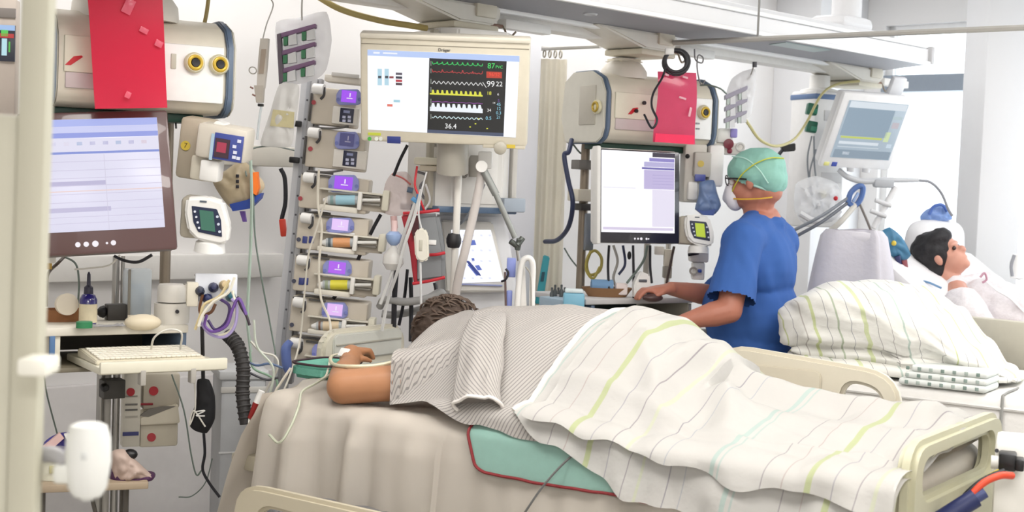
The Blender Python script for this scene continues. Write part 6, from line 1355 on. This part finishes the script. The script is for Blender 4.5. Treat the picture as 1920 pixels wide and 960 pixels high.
pt3 = T('person', 'dark haired patient in a pale gown reclining in the far bed at the right edge', 'person', fo_)
def Q3(px, py, d): return W(px, py, d) - fo_
uf = Vector((-.50, .22, .80)).normalized(); ff = Vector((.74, -.52, .42)); ff = (ff - uf * ff.dot(uf)).normalized(); sf = uf.cross(ff)
R3 = Matrix((ff, sf, uf)).transposed()
def h3(a, b, c): return ff * a + sf * b + uf * c
segs = []
nk, cs, hp3 = Q3(1792, 545, 6.30), Q3(1850, 588, 6.22), Q3(1985, 640, 6.0)
segs += [[(h3(-.03, 0, -.06), .055), (nk, .055)], [(nk, .065), (cs, .13), (hp3, .14)]]
e3, w3 = Q3(1842, 628, 5.92), Q3(1912, 640, 5.82)
sh3 = Q3(1806, 578, 6.02)
segs += [[(nk, .06), (sh3, .062), (e3, .045)], [(e3, .045), (e3.lerp(w3, .4), .041), (w3, .028)], [(nk, .06), (Q3(1850, 550, 6.45), .06), (Q3(1905, 600, 6.40), .045), (Q3(1950, 632, 6.2), .03)]]
hand(w3, Vector((.9, -.3, -.05)), Vector((0, 0, 1)), Vector((.3, -.9, 0)), .4)
GL = []
for o in (-1, 1):
    hip = hp3 + Vector((.05, .08 * o, -.02)); kn = hip + Vector((.28, -.30 , .05)); an = kn + Vector((.27, -.28, -.08)); GL.append([(hip, .125), (kn, .095), (an + Vector((-.03, .03, 0)), .085)]); segs += [[(hip, .10), (kn, .06), (an, .04)], [(an, .04), (an + Vector((.03, -.03, .12)), .03)]]
merged(segs, [(h3(-.01, 0, .03), (.095, .075, .085), R3), (h3(.03, 0, -.05), (.065, .056, .062), R3), (h3(.092, 0, -.02), (.022, .014, .022), R3), (h3(.07, 0, -.085), (.025, .028, .02), R3), (h3(.074, 0, .02), (.02, .05, .014), R3), (h3(0, .076, -.01), (.018, .012, .03), R3), (h3(0, -.076, -.01), (.018, .012, .03), R3), (h3(.085, 0, -.058), (.014, .024, .008), R3)], .0065, 4, pt3.o, 'body', M('#c8917e', .5, var=.1, scale=20))
for s_ in (-1, 1): MB().ball(h3(.076, .030 * s_, .002), .010, 10).done('eye', M('#3a2c28', .2), pt3.o)
merged([], [(h3(-.028, 0, .035), (.108, .092, .10), R3), (h3(-.06, 0, -.03), (.07, .085, .085), R3), (h3(.01, .0, .075), (.085, .08, .05), R3)], .007, 4, pt3.o, 'hair', M('#1d1b1f', .7, var=.3, scale=50, bump=.4), lambda c: .008 * nz(c.x * 30, c.y * 30, c.z * 30))
GW3 = striped('pale gown cloth', '#e6e2e4', [(0, .3, '#cfc9cd')], .03, (1, .2))
gm = merged([[(nk + Vector((.03, 0, -.03)), .10), (cs, .165), (hp3, .19)], [(sh3, .095), (sh3.lerp(e3, .75), .085)], [(nk, .07), (Q3(1850, 550, 6.45), .10), (Q3(1895, 590, 6.42), .085)]] + GL, [], .010, 6, pt3.o, 'gown', M('#dcd7da', .9, var=.10, scale=70, bump=.3), lambda c: .012 * nz(c.x * 14, c.y * 14, c.z * 10) + .006 * abs(nz(c.x * 30, c.y * 30, c.z * 14)))
# sensor leads on the far patient
for nm, h, pts in (('pink', '#b88a9c', [(1838, 520, 6.1), (1846, 512, 6.1), (1850, 524, 6.1), (1842, 530, 6.1)]), ('white', '#f2f2f4', [(1850, 528, 6.1), (1870, 545, 6.05), (1895, 560, 6.0), (1925, 590, 5.95)]), ('blue', '#6a8fb4', [(1712, 530, 6.2), (1735, 528, 6.15), (1765, 540, 6.1)])):
    cable('sensor_lead', '%s sensor lead on the gown of the far patient' % nm, 'cable', pts, .005, M(h, .4))
# draped trolley between the nurse and the far patient
dr = T('draped_trolley', 'trolley draped with a pale lilac white sheet behind the duvet', 'trolley', Vector((W(1588, 520, 6.05).x, 6.05, 0)), -20)
zt3 = W(1580, 430, 6.05).z
P, U = [], []
for i in range(49):
    a = 2 * math.pi * i / 48; P.append([]); U.append([])
    for j in range(15):
        v = j / 14; base = .05 + .12 * v ** .8 + .012 * math.sin(a * 5 + v) * v + .02 * nz(math.cos(a) * 2, math.sin(a) * 2, v * 2)
        x = math.copysign(abs(math.cos(a)) ** .6, math.cos(a)) * (base * 1.35 + .05); y = math.copysign(abs(math.sin(a)) ** .6, math.sin(a)) * base
        P[-1].append((x + .02 * (1 - v), y, zt3 - (zt3 - .25) * max(0, v - .05) / .95 + .01 * nz(x * 9, y * 9, 3))); U[-1].append((i / 48, v))
mbt = MB().grid(P, U); dr.part('drape', mbt, M('#cbc8d0', .9, var=.02, bump=.3), angle=3)
dr.part('top', MB().box((.02, 0, zt3 - .03), (.20, .12, .05), .02), M('#d9d6dc', .9)); dr.part('base', MB().box((0, 0, .14), (.34, .3, .1), .02), GREYP)
for x in (-.12, .12):
    for y in (-.1, .1): dr.part('castor', MB().cyl((x, y - .015, .045), (x, y + .015, .045), .045, n=12), DARK)

# ------------------------------------------------------------------ third pendant, its monitor and arms
t3 = T('pendant_column', 'far white pendant column with blue top band left of the tilted monitor', 'pendant', Vector((W(1530, 300, 6.85).x, 6.85, 0)), 25)
z0, z1 = W(1530, 425, 6.85).z, W(1530, 172, 6.85).z
t3.part('body', MB().box((0, 0, (z0 + z1) / 2), (.19, .20, z1 - z0), .012), M('#e6e5e4', .4)); t3.part('blue_band', MB().box((0, 0, z1 - .03), (.196, .206, .026), .004), M('#5f78a0', .4)); t3.part('cap', MB().lathe([(.10, 0), (.09, .02), (.05, .03), (.05, .09), (0, .09)], (0, 0, z1 - .012), n=24), WHITE); t3.part('neck', MB().cyl((0, 0, z1 + .05), (0, 0, 2.06), .05), WHITE)
for i in range(4): t3.part('side_slot', MB().box((.02, -.101, z1 - .12 - i * .10), (.12, .004, .05), .001), M('#d3d2d2', .4))
t3.part('gas_outlet', MB().lathe([(0, 0), (.022, 0), (.02, .014), (0, .016)], (-.03, -.10, z0 + .16), (0, -1, 0), 16), M('#d8d0a8', .4))
for (x, y) in ((1522, 205), (1521, 238)):
    g_ = T('green_module', 'dark green cable plug clipped to the far pendant, ' + ('upper of two' if y < 220 else 'lower of two'), 'plug', W(x, y, 6.66), 0, 0, -20, group='green plugs on the far pendant'); g_.part('plug', MB().box((0, 0, 0), (.05, .05, .055), .006, Matrix.Rotation(.5, 3, 'Y')), M('#17614a', .4)); g_.part('label', MB().box((.004, -.027, -.012), (.03, .004, .022), .002, Matrix.Rotation(.5, 3, 'Y')), M('#2f8266', .4))
m3 = T('patient_monitor', 'tilted white patient monitor with a grey blue screen near the windows', 'monitor', (1.635, 6.5, 1.855), 25.2, 24.8, .3)
m3.part('housing', MB().box((0, .04, 0), (.40, .06, .36), .02), M('#dfdfe0', .4)); m3.part('bezel', MB().box((0, .008, 0), (.415, .03, .377), .014), M('#ebebec', .35))
s = m3.part('screen', MB().box((.004, -.009, .01), (.345, .004, .285), .001), G('#a9b9c6', .95))
def m3r(x0, x1, z0, z1, h): MB().box(((x0 + x1) / 2, -.0114, (z0 + z1) / 2), (x1 - x0, .0005, z1 - z0)).done('curve_field', G(h, .95), s)
m3r(-.16, .17, .12, .15, '#dbe4ec'); m3r(-.16, .11, -.02, .118, '#8fa3b4'); m3r(-.16, .17, -.13, -.09, '#8b9cab'); m3r(-.15, .09, -.032, -.022, '#c3cf6a'); m3r(-.15, .08, -.062, -.048, '#d9e2ea'); m3r(-.15, .09, -.078, -.074, '#c9d4dc'); m3r(.10, .13, -.04, .01, '#cfe0b0'); m3r(.12, .16, .03, .06, '#c3bcc4'); m3r(.11, .165, .075, .09, '#b7c9cf'); m3r(.13, .16, -.07, -.05, '#c9d9e6'); m3r(-.11, -.07, -.115, -.1, '#dfe6ee')
m3.part('blue_badge', MB().box((-.13, -.008, -.168), (.03, .004, .022), .002), M('#3f52a8', .4)); m3.part('yellow_badge', MB().box((-.175, -.008, -.168), (.03, .004, .018), .002), M('#dfdc8a', .4))
for x in (-.02, .07): m3.part('knob', MB().lathe([(0, 0), (.02, 0), (.018, .018), (0, .02)], (x, -.0, -.185), (0, -.4, -1), 16), M('#d2d3d6', .4))
m3.part('hanger', MB().box((.12, .05, .22), (.08, .03, .09), .01), M('#d9dbe0', .4))
ma = T('monitor_arm', 'curved grey support arm below the tilted monitor', 'arm', W(1640, 340, 6.6))
ma.part('bar', MB().tube([ma.L(1572, 318), ma.L(1590, 332), ma.L(1620, 340), ma.L(1660, 338), ma.L(1722, 338)], [.012, .014, .014, .014, .010], 10), M('#c9cbcf', .4)); ma.bx('clamp', M('#b3b6bb', .4), 1640, 336, 1678, 352, -.02, .05, .010)
ma.part('tube', MB().tube([ma.L(1722, 338), ma.L(1745, 342), ma.L(1765, 362), ma.L(1778, 392), ma.L(1786, 405)], .007, 8), M('#8f9198', .4))
ma.part('drop_bar', MB().cyl(ma.L(1680, 350, .01), ma.L(1638, 428, .01), .016), M('#e9e9ea', .4))
for (x, y) in ((1657, 380), (1648, 400)): ma.part('cross_grip', MB().cyl(ma.L(x - 16, y - 5, -.01), ma.L(x + 14, y + 6, -.01), .011, n=10), M('#d9d9db', .4))
bcx = T('circuit_clamp', 'blue clamp holding grey breathing tubes right of the nurse', 'clamp', W(1605, 365, 6.3))
bcx.part('loop', MB().tube([bcx.L(1590, 380), bcx.L(1595, 362), bcx.L(1608, 350), bcx.L(1618, 352), bcx.L(1614, 372), bcx.L(1602, 386), bcx.L(1590, 380)], .013, 8), M('#4f6da6', .4)); bcx.part('grip', MB().box(bcx.L(1604, 370, -.01), (.012, .02, .05), .004, Matrix.Rotation(.5, 3, 'Y')), M('#8fa6d0', .4))
for i, (a, b) in enumerate((((1592, 370), (1488, 432)), ((1590, 380), (1495, 442)), ((1604, 384), (1548, 440)))): bcx.part('breathing_tube', MB().tube([bcx.L(*a), bcx.L((a[0] + b[0]) / 2, (a[1] + b[1]) / 2 + 4, -.03), bcx.L(*b)], (.008, .008, .013)[i], 8), (M('#7b8088', .4), M('#6b6f78', .4), M('#cfccc4', .4))[i])
bcx.part('drop_line', MB().tube([bcx.L(1612, 382), bcx.L(1625, 412), bcx.L(1636, 440), bcx.L(1650, 478)], .006, 6), M('#7a7470', .4)); bcx.part('red_tip', MB().cyl(bcx.L(1646, 472), bcx.L(1655, 490), .012), M('#b03038', .4))
cable('yellow_green_cable', 'long yellow green cable sagging from the far carriage to the right rack', 'cable', [(1612, 152, 6.6), (1570, 158, 6.6), (1540, 178, 6.55), (1512, 230, 6.5), (1488, 262, 6.3), (1455, 274, 6.1), (1425, 262, 6.0), (1405, 235, 5.95), (1396, 222, 5.92)], .0065, M('#c3bb86', .5))
t = T('black_plug', 'black angled plug on the left side of the far pendant', 'plug', W(1478, 278, 6.7)); t.part('plug', MB().prism(t.poly([(1464, 274), (1492, 268), (1492, 283), (1470, 285)]), 0, .04, 'xz', .004), BLACK); t.part('lead', MB().tube([t.L(1468, 280, .02), t.L(1459, 294, .02), t.L(1456, 320, .02), t.L(1457, 350, .02), t.L(1458, 372, .02)], .009, 8), M('#3b3c40', .5))
for i, pts in enumerate((((1522, 255), (1514, 300), (1520, 360), (1528, 400)), ((1526, 255), (1528, 320), (1540, 380), (1545, 405)), ((1530, 280), (1518, 330), (1530, 385), (1536, 402)))): cable('pendant_lead', ('leftmost', 'rightmost', 'middle')[i] + ' of the thin grey leads under the green plugs', 'cable', [(x, y, 6.62) for x, y in pts], .004, M('#7d8288', .4))
cs_ = T('clear_circuit', 'heap of clear plastic tubing and bags behind the neck of the nurse', 'tubing', W(1535, 380, 6.5)); crumple(cs_, 'clear_bag', [(1492, 345), (1530, 330), (1570, 345), (1580, 380), (1560, 415), (1510, 420), (1490, 395)], 0, .08, M('#f1f2f4', .25, trans=.6), 71, .03); cs_.part('coil', MB().tube([cs_.L(1500, 400, -.05), cs_.L(1530, 415, -.06), cs_.L(1560, 408, -.06), cs_.L(1575, 395, -.05)], .014, 8), M('#e4e4e6', .3, trans=.2)); cs_.part('red_tap', MB().ball(cs_.L(1567, 372, -.05), .011, 8), REDM)
bb_ = T('blue_bag', 'dark teal blue device bag hanging left of the far patient', 'bag', W(1672, 460, 6.25)); crumple(bb_, 'bag_body', [(1645, 440), (1668, 426), (1692, 445), (1708, 478), (1690, 492), (1668, 480), (1650, 460)], 0, .06, M('#3d7496', .5, var=.2, scale=20), 81, .012); bb_.part('yellow_mark', MB().ball(bb_.L(1676, 456, -.035), .012, 8), YEL)
for i, (a, b, h) in enumerate((((1652, 478), (1668, 510), '#8fb58a'), ((1668, 490), (1684, 520), '#5c8f6a'), ((1682, 480), (1692, 515), '#2a2f5c'), ((1664, 500), (1676, 522), '#3b3b40'), ((1695, 488), (1700, 512), '#8d4a52'))): bb_.part('connector', MB().cyl(bb_.L(*a, -.03), bb_.L(*b, -.03), .014, .010, 10), M(h, .4), label=None)
bw_ = T('blue_wrap', 'crumpled bright blue plastic above the head of the far patient', 'wrap', W(1752, 400, 6.7)); crumple(bw_, 'wrap_body', [(1725, 405), (1738, 392), (1765, 384), (1782, 395), (1785, 412), (1750, 418), (1728, 416)], 0, .08, M('#7f9fd8', .3, trans=.2), 91, .02); bw_.part('handle', MB().tube([bw_.L(1742, 402, -.05), bw_.L(1750, 388, -.05), bw_.L(1766, 384, -.05), bw_.L(1776, 396, -.05)], .008, 8), M('#4a6cb8', .4))
wd = T('wall_device', 'small white wall device with grey tube at the right edge by the window', 'device', W(1908, 500, 6.6)); wd.part('body', MB().lathe([(0, 0), (.04, .01), (.045, .08), (.035, .12), (0, .125)], wd.L(1910, 525), n=20), WHITE); wd.part('tube', MB().tube([wd.L(1902, 478, -.05), wd.L(1896, 498, -.05), wd.L(1898, 518, -.05)], .008), M('#8b8d92', .4))

# ------------------------------------------------------------------ controls at the near bed foot (lower right corner)
cbx = T('control_box', 'white control box with a black plug beside the near bed footboard', 'control box', W(1900, 900, 3.25), -20)
cbx.bx('housing', M('#e6e4de', .4), 1862, 832, 1960, 990, .06, .18, .012); cbx.bx('plug_block', BLACK, 1872, 852, 1906, 884, .0, .06, .005); cbx.part('plug_pin', MB().cyl(cbx.L(1858, 866, .02), cbx.L(1878, 868, .02), .016), M('#c9c8c4', .4)); cbx.part('screw', MB().cyl(cbx.L(1869, 845, .058), cbx.L(1869, 845, .052), .005, n=10), DARK); cbx.part('black_key', MB().box(cbx.L(1912, 870, .02), (.02, .05, .028), .004), BLACK)
cable('red_cable', 'orange red cable bending down from the black plug', 'cable', [(1898, 892, 3.22), (1875, 892, 3.2), (1845, 905, 3.2), (1820, 930, 3.2), (1805, 950, 3.2)], .0085, M('#d8492c', .45), n=10)
cable('black_cable', 'black cable next to the orange red one', 'cable', [(1884, 884, 3.22), (1862, 892, 3.22), (1838, 905, 3.22), (1812, 928, 3.22), (1796, 950, 3.22)], .008, CORDK, n=10)
cable('yellow_cable', 'short yellow lead by the black plug', 'cable', [(1874, 884, 3.24), (1858, 892, 3.24), (1843, 900, 3.24)], .007, M('#d8c23a', .45))
t = T('cable_grip', 'dark blue cable grip below the footboard at the bottom right', 'grip', W(1795, 955, 3.2), 0, 0, 55); t.part('grip', MB().cyl((0, 0, .05), (0, 0, -.10), .022), NAVY); t.part('sleeve', MB().cyl((0, 0, .05), (0, 0, .075), .014), M('#3b4470', .4))
